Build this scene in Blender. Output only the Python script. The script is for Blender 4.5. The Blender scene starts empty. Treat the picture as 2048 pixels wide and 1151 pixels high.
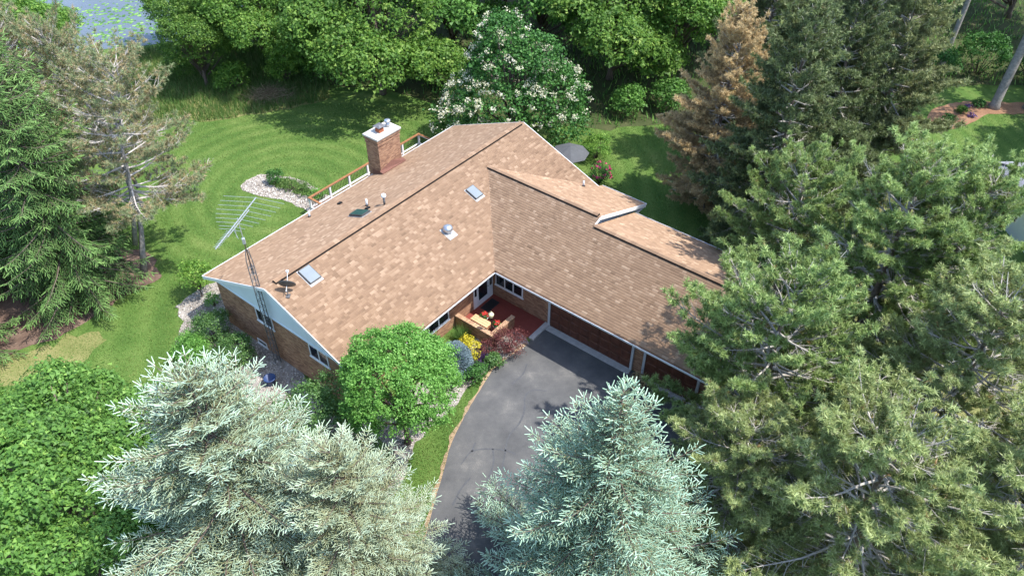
import bpy, math, random
import numpy as np
from mathutils import Vector, Matrix, Quaternion

scene = bpy.context.scene
col = scene.collection
R = math.radians
random.seed(7)

# ------------------------------------------------------------------ camera
cam_d = bpy.data.cameras.new('camera')
cam = bpy.data.objects.new('camera', cam_d)
col.objects.link(cam)
cam_d.sensor_width = 36.0
cam_d.lens = 36.0 * 1556.34 / 2048
cam_d.clip_start = 0.1
cam_d.clip_end = 5000
_p, _r = R(41.6), R(-0.249)
_f = Vector((0, math.cos(_p), -math.sin(_p)))
_x0 = Vector((1, 0, 0)); _d0 = Vector((0, -math.sin(_p), -math.cos(_p)))
_rt = _x0 * math.cos(_r) + _d0 * math.sin(_r)
_dn = _d0 * math.cos(_r) - _x0 * math.sin(_r)
cam.matrix_world = Matrix(((_rt.x, -_dn.x, -_f.x, 0.8885), (_rt.y, -_dn.y, -_f.y, -30.394),
                           (_rt.z, -_dn.z, -_f.z, 28.9), (0, 0, 0, 1)))
scene.camera = cam

# ------------------------------------------------------------------ light
SUN = Vector((0.565, -0.128, 1.0)).normalized()
world = bpy.data.worlds.new('World')
scene.world = world
world.use_nodes = True
wn = world.node_tree
sky = wn.nodes.new('ShaderNodeTexSky')
sky.sky_type = 'NISHITA'
sky.sun_disc = False
sky.sun_elevation = math.asin(SUN.z)
sky.sun_rotation = math.atan2(SUN.x, SUN.y)
sky.air_density = 1.0
sky.dust_density = 1.0
bg = wn.nodes['Background']
bg.inputs['Strength'].default_value = 0.15
wn.links.new(sky.outputs[0], bg.inputs['Color'])
sun_d = bpy.data.lights.new('sun', 'SUN')
sun_d.energy = 2.35
sun_d.angle = R(0.53)
sun_d.color = (1.0, 0.965, 0.91)
sun = bpy.data.objects.new('sun', sun_d)
col.objects.link(sun)
sun.rotation_mode = 'QUATERNION'
sun.rotation_quaternion = SUN.to_track_quat('Z', 'Y')
sun.location = SUN * 80
scene.view_settings.view_transform = 'Standard'
scene.view_settings.look = 'None'
scene.view_settings.gamma = 1.0
scene.view_settings.exposure = 1.62
scene.view_settings.use_curve_mapping = False

# ------------------------------------------------------------------ helpers
TH = R(51.861)
UX = np.array([math.cos(TH), math.sin(TH)]); VX = np.array([math.sin(TH), -math.cos(TH)])


def hw(u, v):
    """house coordinates (u along the main ridge, v towards the drive) to world x, y"""
    return (float(u * UX[0] + v * VX[0]), float(u * UX[1] + v * VX[1]))


def link(o, parent=None):
    col.objects.link(o)
    if parent is not None:
        o.parent = parent
    return o


def tag(o, label=None, cat=None, group=None, kind=None):
    if label: o['label'] = label
    if cat: o['category'] = cat
    if group: o['group'] = group
    if kind: o['kind'] = kind
    return o


def thing(name, label, cat, loc=(0, 0, 0), rz=0.0, group=None):
    o = bpy.data.objects.new(name, None)
    o.empty_display_size = 0.3
    link(o)
    o.location = loc
    o.rotation_euler = (0, 0, rz)
    return tag(o, label, cat, group)


def copy_tree(o, parent=None):
    c = o.copy()
    link(c, parent)
    for ch in list(o.children):
        copy_tree(ch, c)
    return c


def np_mesh(name, V, faces, tint=None, smooth=False):
    """faces: list of int arrays (m,k); tint: per-face values in the same order"""
    me = bpy.data.meshes.new(name)
    V = np.asarray(V, np.float32)
    me.vertices.add(len(V))
    me.vertices.foreach_set('co', V.ravel())
    faces = [np.asarray(f, np.int32) for f in faces if len(f)]
    nl = sum(f.size for f in faces); nf = sum(len(f) for f in faces)
    me.loops.add(nl)
    me.polygons.add(nf)
    me.loops.foreach_set('vertex_index', np.concatenate([f.ravel() for f in faces]))
    tot = np.concatenate([np.full(len(f), f.shape[1], np.int32) for f in faces])
    st = np.concatenate([[0], np.cumsum(tot)[:-1]]).astype(np.int32)
    me.polygons.foreach_set('loop_start', st)
    me.polygons.foreach_set('loop_total', tot)
    if smooth:
        me.polygons.foreach_set('use_smooth', np.ones(nf, bool))
    me.update(calc_edges=True)
    if tint is not None:
        a = me.attributes.new('tint', 'FLOAT', 'FACE')
        a.data.foreach_set('value', np.asarray(tint, np.float32))
    me.validate()
    return me


def mobj(name, me, mat, parent=None):
    o = bpy.data.objects.new(name, me)
    if mat is not None and not me.materials:
        me.materials.append(mat)
    return link(o, parent)


class MB:
    """collects simple solids into one mesh, with box-projected UVs in metres"""
    def __init__(s):
        s.v = []; s.f = []

    def add(s, vs, fs):
        n = len(s.v)
        s.v += [tuple(map(float, q)) for q in vs]
        s.f += [[i + n for i in f] for f in fs]
        return s

    def hexa(s, p):
        return s.add(p, [(3, 2, 1, 0), (4, 5, 6, 7), (0, 1, 5, 4), (1, 2, 6, 5), (2, 3, 7, 6), (3, 0, 4, 7)])

    def box(s, x0, x1, y0, y1, z0, z1):
        x0, x1 = sorted((x0, x1)); y0, y1 = sorted((y0, y1)); z0, z1 = sorted((z0, z1))
        return s.hexa([(x0, y0, z0), (x1, y0, z0), (x1, y1, z0), (x0, y1, z0),
                       (x0, y0, z1), (x1, y0, z1), (x1, y1, z1), (x0, y1, z1)])

    def bar(s, a, b, w, h, up=(0, 0, 1)):
        """box from a to b, width w sideways, height h along up (centred)"""
        a = Vector(a); b = Vector(b); d = (b - a).normalized()
        sd = d.cross(Vector(up))
        if sd.length < 1e-4: sd = d.cross(Vector((1, 0, 0)))
        sd.normalize(); u = sd.cross(d).normalized()
        sd *= w / 2; u *= h / 2
        return s.hexa([a - sd - u, a + sd - u, b + sd - u, b - sd - u, a - sd + u, a + sd + u, b + sd + u, b - sd + u])

    def tube(s, pts, rad, n=6, caps=True):
        pts = [Vector(p) for p in pts]
        if not hasattr(rad, '__len__'): rad = [rad] * len(pts)
        base = len(s.v); prev = None
        for i, p in enumerate(pts):
            d = (pts[min(i + 1, len(pts) - 1)] - pts[max(i - 1, 0)]).normalized()
            if prev is None:
                a = d.cross(Vector((0, 0, 1)))
                if a.length < 1e-3: a = d.cross(Vector((1, 0, 0)))
            else:
                a = prev - d * prev.dot(d)
                if a.length < 1e-5: a = d.cross(Vector((1, 0, 0)))
            a.normalize(); b = d.cross(a); prev = a
            for k in range(n):
                t = 2 * math.pi * k / n
                q = p + (a * math.cos(t) + b * math.sin(t)) * rad[i]
                s.v.append(tuple(q))
        for i in range(len(pts) - 1):
            for k in range(n):
                k2 = (k + 1) % n
                s.f.append([base + i * n + k, base + i * n + k2, base + (i + 1) * n + k2, base + (i + 1) * n + k])
        if caps:
            s.f.append([base + k for k in range(n)][::-1])
            s.f.append([base + (len(pts) - 1) * n + k for k in range(n)])
        return s

    def lathe(s, prof, c=(0, 0, 0), n=16):
        """prof: list of (r, z) from bottom to top"""
        base = len(s.v)
        for r, z in prof:
            for k in range(n):
                t = 2 * math.pi * k / n
                s.v.append((c[0] + r * math.cos(t), c[1] + r * math.sin(t), c[2] + z))
        for i in range(len(prof) - 1):
            for k in range(n):
                k2 = (k + 1) % n
                s.f.append([base + i * n + k, base + i * n + k2, base + (i + 1) * n + k2, base + (i + 1) * n + k])
        s.f.append([base + k for k in range(n)][::-1])
        s.f.append([base + (len(prof) - 1) * n + k for k in range(n)])
        return s

    def prism(s, poly, z0, z1):
        n = len(poly)
        vs = [(p[0], p[1], z0) for p in poly] + [(p[0], p[1], z1) for p in poly]
        fs = [list(range(n))[::-1], list(range(n, 2 * n))] + [[i, (i + 1) % n, n + (i + 1) % n, n + i] for i in range(n)]
        return s.add(vs, fs)

    def slab(s, pts, t):
        """polygon given in 3D (top face), thickened downwards by t"""
        n = len(pts)
        vs = [tuple(p) for p in pts] + [(p[0], p[1], p[2] - t) for p in pts]
        fs = [list(range(n)), list(range(n, 2 * n))[::-1]] + [[i, n + i, n + (i + 1) % n, (i + 1) % n] for i in range(n)]
        return s.add(vs, fs)

    def build(s, name, mat, parent=None, smooth=False, bevel=0.0):
        me = bpy.data.meshes.new(name)
        me.from_pydata(s.v, [], s.f)
        uv = me.uv_layers.new(name='UVMap')
        for p in me.polygons:
            n = p.normal; ax = max(range(3), key=lambda i: abs(n[i]))
            for li in p.loop_indices:
                c = me.vertices[me.loops[li].vertex_index].co
                uv.data[li].uv = (c.y, c.z) if ax == 0 else ((c.x, c.z) if ax == 1 else (c.x, c.y))
            p.use_smooth = smooth
        o = mobj(name, me, mat, parent)
        if bevel:
            m = o.modifiers.new('bevel', 'BEVEL'); m.width = bevel; m.segments = 2; m.limit_method = 'ANGLE'
        return o


# ------------------------------------------------------------------ materials
def srgb(r, g, b):
    return tuple(((c / 255) / 12.92 if c / 255 <= 0.04045 else ((c / 255 + 0.055) / 1.055) ** 2.4) for c in (r, g, b)) + (1,)


def new_mat(name):
    m = bpy.data.materials.new(name); m.use_nodes = True
    nt = m.node_tree
    return m, nt, nt.nodes['Principled BSDF']


def N(nt, kind, **kw):
    n = nt.nodes.new(kind)
    for k, v in kw.items():
        if k in n.inputs: n.inputs[k].default_value = v
        else: setattr(n, k, v)
    return n


def ramp(nt, stops, interp='LINEAR'):
    r = nt.nodes.new('ShaderNodeValToRGB')
    e = r.color_ramp.elements
    r.color_ramp.interpolation = interp
    while len(e) < len(stops): e.new(0.5)
    for i, (p, c) in enumerate(stops):
        e[i].position = p; e[i].color = c if len(c) == 4 else tuple(c) + (1,)
    return r


def plain(name, c, rough=0.6, var=0.12, scale=6.0, bump=0.0, metal=0.0, spec=0.4):
    """one colour with gentle mottling and optional fine relief"""
    m, nt, b = new_mat(name)
    tc = N(nt, 'ShaderNodeTexCoord')
    no = N(nt, 'ShaderNodeTexNoise', Scale=scale, Detail=5.0, Roughness=0.6)
    nt.links.new(tc.outputs['Object'], no.inputs['Vector'])
    lo = tuple(x * (1 - var) for x in c[:3]) + (1,); hi = tuple(min(1, x * (1 + var)) for x in c[:3]) + (1,)
    rp = ramp(nt, [(0.3, lo), (0.7, hi)])
    nt.links.new(no.outputs['Fac'], rp.inputs['Fac'])
    nt.links.new(rp.outputs['Color'], b.inputs['Base Color'])
    b.inputs['Roughness'].default_value = rough
    b.inputs['Metallic'].default_value = metal
    b.inputs['Specular IOR Level'].default_value = spec
    if bump:
        bp = N(nt, 'ShaderNodeBump', Strength=0.6, Distance=bump)
        n2 = N(nt, 'ShaderNodeTexNoise', Scale=scale * 6, Detail=4.0)
        nt.links.new(tc.outputs['Object'], n2.inputs['Vector'])
        nt.links.new(n2.outputs['Fac'], bp.inputs['Height'])
        nt.links.new(bp.outputs['Normal'], b.inputs['Normal'])
    return m


def leaf_mat(name, stops, transl=0.3, rough=0.55, spec=0.35, objvar=0.0):
    """leaf colours picked per leaf by the face attribute 'tint'"""
    m, nt, b = new_mat(name)
    at = N(nt, 'ShaderNodeAttribute', attribute_name='tint')
    rp = ramp(nt, stops)
    nt.links.new(at.outputs['Fac'], rp.inputs['Fac'])
    colr = rp.outputs['Color']
    if objvar:
        oi = N(nt, 'ShaderNodeObjectInfo')
        hs = N(nt, 'ShaderNodeHueSaturation')
        mr = N(nt, 'ShaderNodeMapRange'); mr.inputs[3].default_value = 1 - objvar; mr.inputs[4].default_value = 1 + objvar
        nt.links.new(oi.outputs['Random'], mr.inputs[0])
        nt.links.new(mr.outputs[0], hs.inputs['Value'])
        nt.links.new(colr, hs.inputs['Color']); colr = hs.outputs['Color']
    nt.links.new(colr, b.inputs['Base Color'])
    b.inputs['Roughness'].default_value = rough
    b.inputs['Specular IOR Level'].default_value = spec
    if transl:
        tr = N(nt, 'ShaderNodeBsdfTranslucent')
        mx = N(nt, 'ShaderNodeMixShader'); mx.inputs[0].default_value = transl
        nt.links.new(colr, tr.inputs['Color'])
        out = nt.nodes['Material Output']
        nt.links.new(b.outputs[0], mx.inputs[1]); nt.links.new(tr.outputs[0], mx.inputs[2])
        nt.links.new(mx.outputs[0], out.inputs['Surface'])
    return m


def brick_mat(name, c1, c2, mortar, w=0.2, h=0.067):
    m, nt, b = new_mat(name)
    uv = N(nt, 'ShaderNodeUVMap')
    br = N(nt, 'ShaderNodeTexBrick', Scale=1.0)
    br.offset = 0.5; br.inputs['Brick Width'].default_value = w; br.inputs['Row Height'].default_value = h
    br.inputs['Mortar Size'].default_value = 0.006; br.inputs['Mortar Smooth'].default_value = 0.3; br.inputs['Bias'].default_value = 0.0
    br.inputs['Color1'].default_value = (0, 0, 0, 1); br.inputs['Color2'].default_value = (1, 1, 1, 1); br.inputs['Mortar'].default_value = (0.5, 0.5, 0.5, 1)
    nt.links.new(uv.outputs[0], br.inputs['Vector'])
    no = N(nt, 'ShaderNodeTexNoise', Scale=1.6, Detail=6.0, Roughness=0.7)
    nt.links.new(uv.outputs[0], no.inputs['Vector'])
    ad = N(nt, 'ShaderNodeMath', operation='MULTIPLY_ADD'); ad.inputs[1].default_value = 0.75
    nt.links.new(br.outputs['Color'], ad.inputs[0])
    mm = N(nt, 'ShaderNodeMath', operation='MULTIPLY_ADD'); mm.inputs[1].default_value = 0.9; mm.inputs[2].default_value = -0.32
    nt.links.new(no.outputs['Fac'], mm.inputs[0]); nt.links.new(mm.outputs[0], ad.inputs[2])
    mid = tuple((a + d) / 2 for a, d in zip(c1, c2))
    rp = ramp(nt, [(0.0, c1), (0.5, mid), (1.0, c2)])
    nt.links.new(ad.outputs[0], rp.inputs['Fac'])
    mix = N(nt, 'ShaderNodeMixRGB'); mix.inputs[2].default_value = mortar
    nt.links.new(br.outputs['Fac'], mix.inputs[0]); nt.links.new(rp.outputs['Color'], mix.inputs[1])
    nt.links.new(mix.outputs[0], b.inputs['Base Color'])
    b.inputs['Roughness'].default_value = 0.85
    bp = N(nt, 'ShaderNodeBump', Strength=0.8, Distance=0.008, invert=True)
    nt.links.new(br.outputs['Fac'], bp.inputs['Height']); nt.links.new(bp.outputs['Normal'], b.inputs['Normal'])
    return m


def ground_mat(name, stops, scale=0.35, fine=9.0, rough=0.95, bump=0.03, stripes=None):
    m, nt, b = new_mat(name)
    tc = N(nt, 'ShaderNodeTexCoord')
    n1 = N(nt, 'ShaderNodeTexNoise', Scale=scale, Detail=6.0, Roughness=0.65)
    n2 = N(nt, 'ShaderNodeTexNoise', Scale=fine, Detail=5.0, Roughness=0.75)
    for n in (n1, n2): nt.links.new(tc.outputs['Object'], n.inputs['Vector'])
    ma = N(nt, 'ShaderNodeMath', operation='MULTIPLY_ADD'); ma.inputs[1].default_value = 0.45
    ad = N(nt, 'ShaderNodeMath', operation='MULTIPLY_ADD'); ad.inputs[1].default_value = 0.55; 
    nt.links.new(n1.outputs['Fac'], ad.inputs[0])
    ad.inputs[2].default_value = 0.0
    nt.links.new(n2.outputs['Fac'], ma.inputs[0]); nt.links.new(ad.outputs[0], ma.inputs[2])
    fac = ma.outputs[0]
    if stripes:
        # mower tracks: rings round the flower island behind, straight passes at the side
        sc, amp = stripes
        def wave(loc, rot, kind, sc_):
            mp = N(nt, 'ShaderNodeMapping'); mp.inputs['Location'].default_value = loc; mp.inputs['Rotation'].default_value = (0, 0, rot)
            nt.links.new(tc.outputs['Object'], mp.inputs['Vector'])
            wv = N(nt, 'ShaderNodeTexWave', wave_type=kind, Scale=sc_, Distortion=1.6, Detail=2.0)
            if kind == 'RINGS': wv.rings_direction = 'Z'
            wv.inputs['Detail Scale'].default_value = 0.4
            nt.links.new(mp.outputs[0], wv.inputs['Vector']); return wv
        w1 = wave((13.6, -11.6, 0), 0, 'RINGS', sc); w2 = wave((0, 0, 0), -0.25, 'BANDS', sc * 0.66)
        sx = N(nt, 'ShaderNodeSeparateXYZ'); nt.links.new(tc.outputs['Object'], sx.inputs[0])
        mr = N(nt, 'ShaderNodeMapRange'); mr.inputs[1].default_value = 0.5; mr.inputs[2].default_value = 4.5; nt.links.new(sx.outputs['Y'], mr.inputs[0])
        mxw = N(nt, 'ShaderNodeMixRGB'); nt.links.new(mr.outputs[0], mxw.inputs[0]); nt.links.new(w2.outputs['Color'], mxw.inputs[1]); nt.links.new(w1.outputs['Color'], mxw.inputs[2])
        ms = N(nt, 'ShaderNodeMath', operation='MULTIPLY_ADD'); ms.inputs[1].default_value = amp
        nt.links.new(mxw.outputs[0], ms.inputs[0]); nt.links.new(fac, ms.inputs[2])
        sb = N(nt, 'ShaderNodeMath', operation='SUBTRACT'); sb.inputs[1].default_value = amp / 2
        nt.links.new(ms.outputs[0], sb.inputs[0]); fac = sb.outputs[0]
    rp = ramp(nt, stops)
    nt.links.new(fac, rp.inputs['Fac'])
    nt.links.new(rp.outputs['Color'], b.inputs['Base Color'])
    b.inputs['Roughness'].default_value = rough
    b.inputs['Specular IOR Level'].default_value = 0.15
    bp = N(nt, 'ShaderNodeBump', Strength=0.7, Distance=bump)
    nt.links.new(n2.outputs['Fac'], bp.inputs['Height']); nt.links.new(bp.outputs['Normal'], b.inputs['Normal'])
    return m


def shingle_mat(name, from_object, stops):
    m, nt, b = new_mat(name)
    if from_object:
        oi = N(nt, 'ShaderNodeObjectInfo'); cv = ramp(nt, [(0.0, (0.28, 0.28, 0.28)), (0.86, (0.62, 0.62, 0.62)), (1.0, (0.9, 0.9, 0.9))])
        nt.links.new(oi.outputs['Random'], cv.inputs['Fac']); fac = cv.outputs['Color']
    else:
        at = N(nt, 'ShaderNodeAttribute', attribute_name='tint'); fac = at.outputs['Fac']
    rp = ramp(nt, stops)
    nt.links.new(fac, rp.inputs['Fac'])
    geo = N(nt, 'ShaderNodeNewGeometry')
    no = N(nt, 'ShaderNodeTexNoise', Scale=0.55, Detail=5.0, Roughness=0.6)
    nf = N(nt, 'ShaderNodeTexNoise', Scale=70.0, Detail=3.0)
    nt.links.new(geo.outputs['Position'], no.inputs['Vector']); nt.links.new(geo.outputs['Position'], nf.inputs['Vector'])
    hs = N(nt, 'ShaderNodeHueSaturation')
    mr = N(nt, 'ShaderNodeMapRange'); mr.inputs[1].default_value = 0.25; mr.inputs[2].default_value = 0.75
    mr.inputs[3].default_value = 0.95; mr.inputs[4].default_value = 1.05
    nt.links.new(no.outputs['Fac'], mr.inputs[0]); nt.links.new(mr.outputs[0], hs.inputs['Value'])
    nt.links.new(rp.outputs['Color'], hs.inputs['Color'])
    h2 = N(nt, 'ShaderNodeHueSaturation'); m2 = N(nt, 'ShaderNodeMapRange'); m2.inputs[3].default_value = 0.88; m2.inputs[4].default_value = 1.12
    nt.links.new(nf.outputs['Fac'], m2.inputs[0]); nt.links.new(m2.outputs[0], h2.inputs['Value'])
    nt.links.new(hs.outputs['Color'], h2.inputs['Color'])
    nt.links.new(h2.outputs['Color'], b.inputs['Base Color'])
    b.inputs['Roughness'].default_value = 0.92
    b.inputs['Diffuse Roughness'].default_value = 1.0
    b.inputs['Specular IOR Level'].default_value = 0.2
    return m


SH = [(0.0, srgb(124, 101, 81)), (0.3, srgb(142, 116, 94)), (0.62, srgb(155, 128, 104)), (0.85, srgb(170, 144, 120)), (1.0, srgb(190, 166, 141))]
M = dict(
    shingle=shingle_mat('shingle', False, SH), shingle_one=shingle_mat('shingle_single', True, SH),
    white=plain('white_paint', (0.78, 0.79, 0.8), 0.45, 0.04), siding=plain('siding_paint', (0.72, 0.79, 0.84), 0.5, 0.05, 1.2),
    brick=brick_mat('brick', srgb(112, 68, 48), srgb(186, 142, 108), srgb(150, 132, 115)),
    capbrick=brick_mat('cap_brick', srgb(150, 112, 86), srgb(205, 168, 132), srgb(150, 132, 115), 0.1, 0.1),
    concrete=plain('concrete', (0.46, 0.44, 0.41), 0.85, 0.15, 5, 0.01), caps=plain('chimney_cap', (0.5, 0.47, 0.42), 0.8, 0.08, 4, 0.01),
    black=plain('black_plastic', (0.012, 0.011, 0.011), 0.6, 0.1), ventbrown=plain('ridge_cap', srgb(134, 100, 76)[:3], 0.9, 0.2, 9, 0.006),
    glass=plain('dark_glass', (0.018, 0.022, 0.028), 0.06, 0.3, 1.0, 0, 0, 0.8), skyglass=plain('skylight_glass', (0.21, 0.235, 0.245), 0.12, 0.06, 2.0, 0, 0, 0.8),
    greenglass=plain('green_glass', (0.04, 0.09, 0.08), 0.08, 0.2, 2.0, 0, 0, 0.8),
    frame=plain('bronze_frame', (0.06, 0.06, 0.06), 0.5, 0.1), galv=plain('galvanised', (0.5, 0.52, 0.55), 0.38, 0.15, 8, 0, 0.85),
    alu=plain('aluminium', (0.55, 0.57, 0.59), 0.35, 0.1, 8, 0, 0.6), rust=plain('rusty_steel', (0.1, 0.065, 0.05), 0.8, 0.4, 5), steel=plain('tower_steel', (0.16, 0.16, 0.165), 0.6, 0.3, 4, 0, 0.4),
    wood=plain('rail_wood', srgb(142, 98, 64)[:3], 0.6, 0.2, 7), bench=plain('bench_wood', srgb(214, 168, 128)[:3], 0.65, 0.12, 8), door=plain('garage_wood', srgb(96, 58, 44)[:3], 0.5, 0.35, 3, 0.004),
    redfloor=plain('porch_floor', srgb(128, 62, 52)[:3], 0.75, 0.12, 3, 0.004), mat=plain('door_mat', (0.03, 0.035, 0.04), 0.95, 0.2, 20, 0.01), pot=plain('white_pot', (0.75, 0.75, 0.73), 0.5, 0.05),
    clay=plain('flue_clay', srgb(150, 86, 58)[:3], 0.85, 0.2, 10), flash=plain('flashing', srgb(110, 74, 62)[:3], 0.6, 0.15, 6), lead=plain('grey_flashing', (0.42, 0.42, 0.42), 0.5, 0.1, 5, 0, 0.3),
    lantern=plain('lantern_glass', (0.8, 0.72, 0.45), 0.3, 0.05), bark=plain('bark', (0.13, 0.1, 0.08), 0.95, 0.35, 7, 0.03), barkgrey=plain('grey_bark', (0.25, 0.23, 0.21), 0.95, 0.3, 6, 0.03),
    barkpine=plain('pine_bark', (0.16, 0.125, 0.1), 0.95, 0.4, 6, 0.04), twig=plain('dead_twig', (0.46, 0.42, 0.38), 0.95, 0.25, 4), limb=plain('pine_limb', (0.42, 0.39, 0.35), 0.95, 0.3, 4), casing=plain('grey_casing', (0.5, 0.51, 0.52), 0.5, 0.06), rock=plain('rock', (0.33, 0.31, 0.28), 0.9, 0.3, 4, 0.03),
    tarp=plain('blue_plastic', (0.03, 0.06, 0.16), 0.5, 0.2), umbrella=plain('canvas_grey', (0.085, 0.088, 0.092), 0.85, 0.12, 3), greyroof=plain('grey_shingle', (0.27, 0.27, 0.3), 0.9, 0.3, 5, 0.01), tar=plain('crack_tar', (0.075, 0.077, 0.082), 0.75, 0.2, 8),
)

# ------------------------------------------------------------------ ground
M['lawn'] = ground_mat('lawn', [(0.28, (0.04, 0.08, 0.018, 1)), (0.45, (0.073, 0.138, 0.028, 1)), (0.58, (0.118, 0.18, 0.044, 1)), (0.75, (0.2, 0.23, 0.08, 1))], 0.3, 14.0, bump=0.04, stripes=(0.25, 0.095))
M['mulch'] = ground_mat('mulch', [(0.3, (0.07, 0.045, 0.035, 1)), (0.5, (0.15, 0.1, 0.075, 1)), (0.7, (0.27, 0.2, 0.15, 1))], 0.8, 18.0)
M['redmulch'] = ground_mat('red_mulch', [(0.3, (0.15, 0.075, 0.045, 1)), (0.55, (0.3, 0.17, 0.1, 1)), (0.75, (0.4, 0.26, 0.17, 1))], 1.0, 16.0)
M['litter'] = ground_mat('leaf_litter', [(0.3, (0.035, 0.045, 0.018, 1)), (0.5, (0.06, 0.075, 0.028, 1)), (0.7, (0.12, 0.105, 0.055, 1))], 0.4, 10.0)
M['dry'] = ground_mat('dry_grass', [(0.3, (0.09, 0.13, 0.03, 1)), (0.5, (0.2, 0.2, 0.075, 1)), (0.7, (0.32, 0.27, 0.13, 1))], 0.6, 14.0)
M['soil'] = ground_mat('sandy_soil', [(0.3, (0.16, 0.11, 0.065, 1)), (0.5, (0.34, 0.24, 0.15, 1)), (0.7, (0.44, 0.33, 0.22, 1))], 1.2, 16.0)
M['gravel'] = ground_mat('gravel', [(0.3, (0.1, 0.09, 0.08, 1)), (0.5, (0.3, 0.27, 0.24, 1)), (0.7, (0.5, 0.47, 0.43, 1))], 1.2, 22.0)
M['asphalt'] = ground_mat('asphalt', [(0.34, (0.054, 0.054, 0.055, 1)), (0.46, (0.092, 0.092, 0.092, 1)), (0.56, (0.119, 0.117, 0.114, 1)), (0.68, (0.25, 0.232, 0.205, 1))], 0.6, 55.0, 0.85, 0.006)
M['water'] = plain('lake_water', (0.1, 0.12, 0.14), 0.12, 0.2, 0.1)


def smooth_poly(pts, k=4):
    P = np.array(pts, float); n = len(P); out = []
    for i in range(n):
        p0, p1, p2, p3 = P[i - 1], P[i], P[(i + 1) % n], P[(i + 2) % n]
        for j in range(k):
            t = j / k
            out.append(0.5 * ((2 * p1) + (-p0 + p2) * t + (2 * p0 - 5 * p1 + 4 * p2 - p3) * t * t + (-p0 + 3 * p1 - 3 * p2 + p3) * t ** 3))
    return np.array(out)


def rough_poly(P, amp, seg=0.25, seed=0):
    """resample an outline and jitter it so that no edge is ruler-straight"""
    rg = np.random.default_rng(seed); out = []
    for i in range(len(P)):
        a, b = P[i], P[(i + 1) % len(P)]
        m = max(1, int(np.linalg.norm(b - a) / seg))
        for j in range(m): out.append(a + (b - a) * j / m + rg.normal(0, amp, 2))
    return np.array(out)


def inside(P, x, y):
    c = np.zeros(len(x), bool); n = len(P)
    for i in range(n):
        x1, y1 = P[i]; x2, y2 = P[(i + 1) % n]
        if y1 == y2: continue
        k = ((y1 > y) != (y2 > y)) & (x < (x2 - x1) * (y - y1) / (y2 - y1) + x1)
        c ^= k
    return c


def sheet(name, P, z, mat):
    import bmesh
    bm = bmesh.new()
    f = bm.faces.new([bm.verts.new((p[0], p[1], z)) for p in P])
    bm.normal_update()
    if f.normal.z < 0: f.normal_flip()
    bmesh.ops.triangulate(bm, faces=[f])
    me = bpy.data.meshes.new(name); bm.to_mesh(me); bm.free()
    o = mobj(name, me, mat)
    return tag(o, kind='structure')


gm = np_mesh('ground', [(-900, -900, 0), (900, -900, 0), (900, 900, 0), (-900, 900, 0)], [[(0, 1, 2, 3)]])
tag(mobj('ground', gm, M['lawn']), kind='structure')
lake_poly = rough_poly(smooth_poly([(-70, 32), (-45, 31), (-31, 33.2), (-26, 36), (-24, 44), (-24, 70), (-40, 100), (-90, 90)]), 0.2, 1.5, 1)
sheet('lake', lake_poly, 0.012, M['water'])
forest_poly = rough_poly(smooth_poly([(-16, 27), (-9, 25.5), (-4, 22.5), (3, 20.5), (7, 19.5), (10, 20), (14, 21), (22, 24), (31, 27.5), (36, 26.6), (48, 27), (70, 30), (75, 80), (0, 85), (-20, 70), (-21, 35)]), 0.15, 0.8, 2)
sheet('forest_floor', forest_poly, 0.008, M['litter'])
meadow_poly = rough_poly(smooth_poly([(-26.5, 20.5), (-22, 20.4), (-19.7, 21), (-16, 22.4), (-13.2, 24.2), (-14.5, 28), (-20, 33), (-27, 34), (-33, 30), (-31, 23)]), 0.12, 0.6, 3)
sheet('meadow', meadow_poly, 0.008, M['dry'])
mulch_poly = rough_poly(smooth_poly([(-31, -3.5), (-27, -3.3), (-25.2, -3.1), (-23.3, -2.3), (-21.7, -0.7), (-20.8, 0.9), (-19.2, 2.5), (-19.4, 3.6), (-21, 5.3), (-25, 6), (-31, 5)]), 0.1, 0.4, 4)
sheet('pine_mulch', mulch_poly, 0.01, M['mulch'])
dry_poly = rough_poly(smooth_poly([(-25.5, -3.3), (-23.2, -2.7), (-21.4, -1.3), (-20.2, -2.2), (-21, -4.4), (-23.5, -5.3), (-26, -5)]), 0.2, 0.4, 5)
sheet('dry_patch', dry_poly, 0.006, M['dry'])
west_poly = rough_poly(smooth_poly([(-17.2, 0.2), (-17.0, 1.3), (-15.9, 2.4), (-14.6, 2.7), (-13.3, 1.2), (-11.4, -1.4), (-8.6, -5.6), (-6.8, -8.2), (-8, -9.4), (-10.4, -7.2), (-12.3, -5.5), (-13.7, -4.2), (-15.4, -3.9), (-16.4, -2.6), (-16.6, -1.0)]), 0.06, 0.3, 6)
sheet('gravel_bed', west_poly, 0.012, M['gravel'])
isl_poly = rough_poly(smooth_poly([(-16.8, 11.8), (-16.6, 12.8), (-15.8, 13.5), (-14.6, 13.3), (-13.2, 12.9), (-11.9, 11.8), (-10.2, 10.3), (-9.6, 9.2), (-10.9, 8.9), (-12.4, 9.6), (-13.9, 10.6), (-15.4, 10.9)]), 0.06, 0.3, 7)
sheet('island_bed', isl_poly, 0.012, M['gravel'])
isl2_poly = rough_poly(smooth_poly([(-15.0, 12.3), (-14.5, 12.9), (-13.4, 12.6), (-12.4, 11.8), (-12.0, 11.2), (-12.8, 11.2), (-14.0, 11.8)]), 0.08, 0.3, 8)
sheet('island_grass', isl2_poly, 0.018, M['lawn'])
front_poly = rough_poly(smooth_poly([(-6.6, -8.3), (-5.4, -6.6), (-3.4, -4.8), (-1.6, -2.4), (0.6, -1.0), (1.75, -2.0), (1.5, -2.6), (0.5, -3.3), (-0.35, -4.2), (-1.0, -4.9), (-1.9, -6.6), (-2.9, -7.7), (-3.5, -8.5), (-3.7, -9.8), (-4.15, -11.2), (-5.2, -11.4), (-6.3, -10.2)]), 0.05, 0.3, 9)
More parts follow.
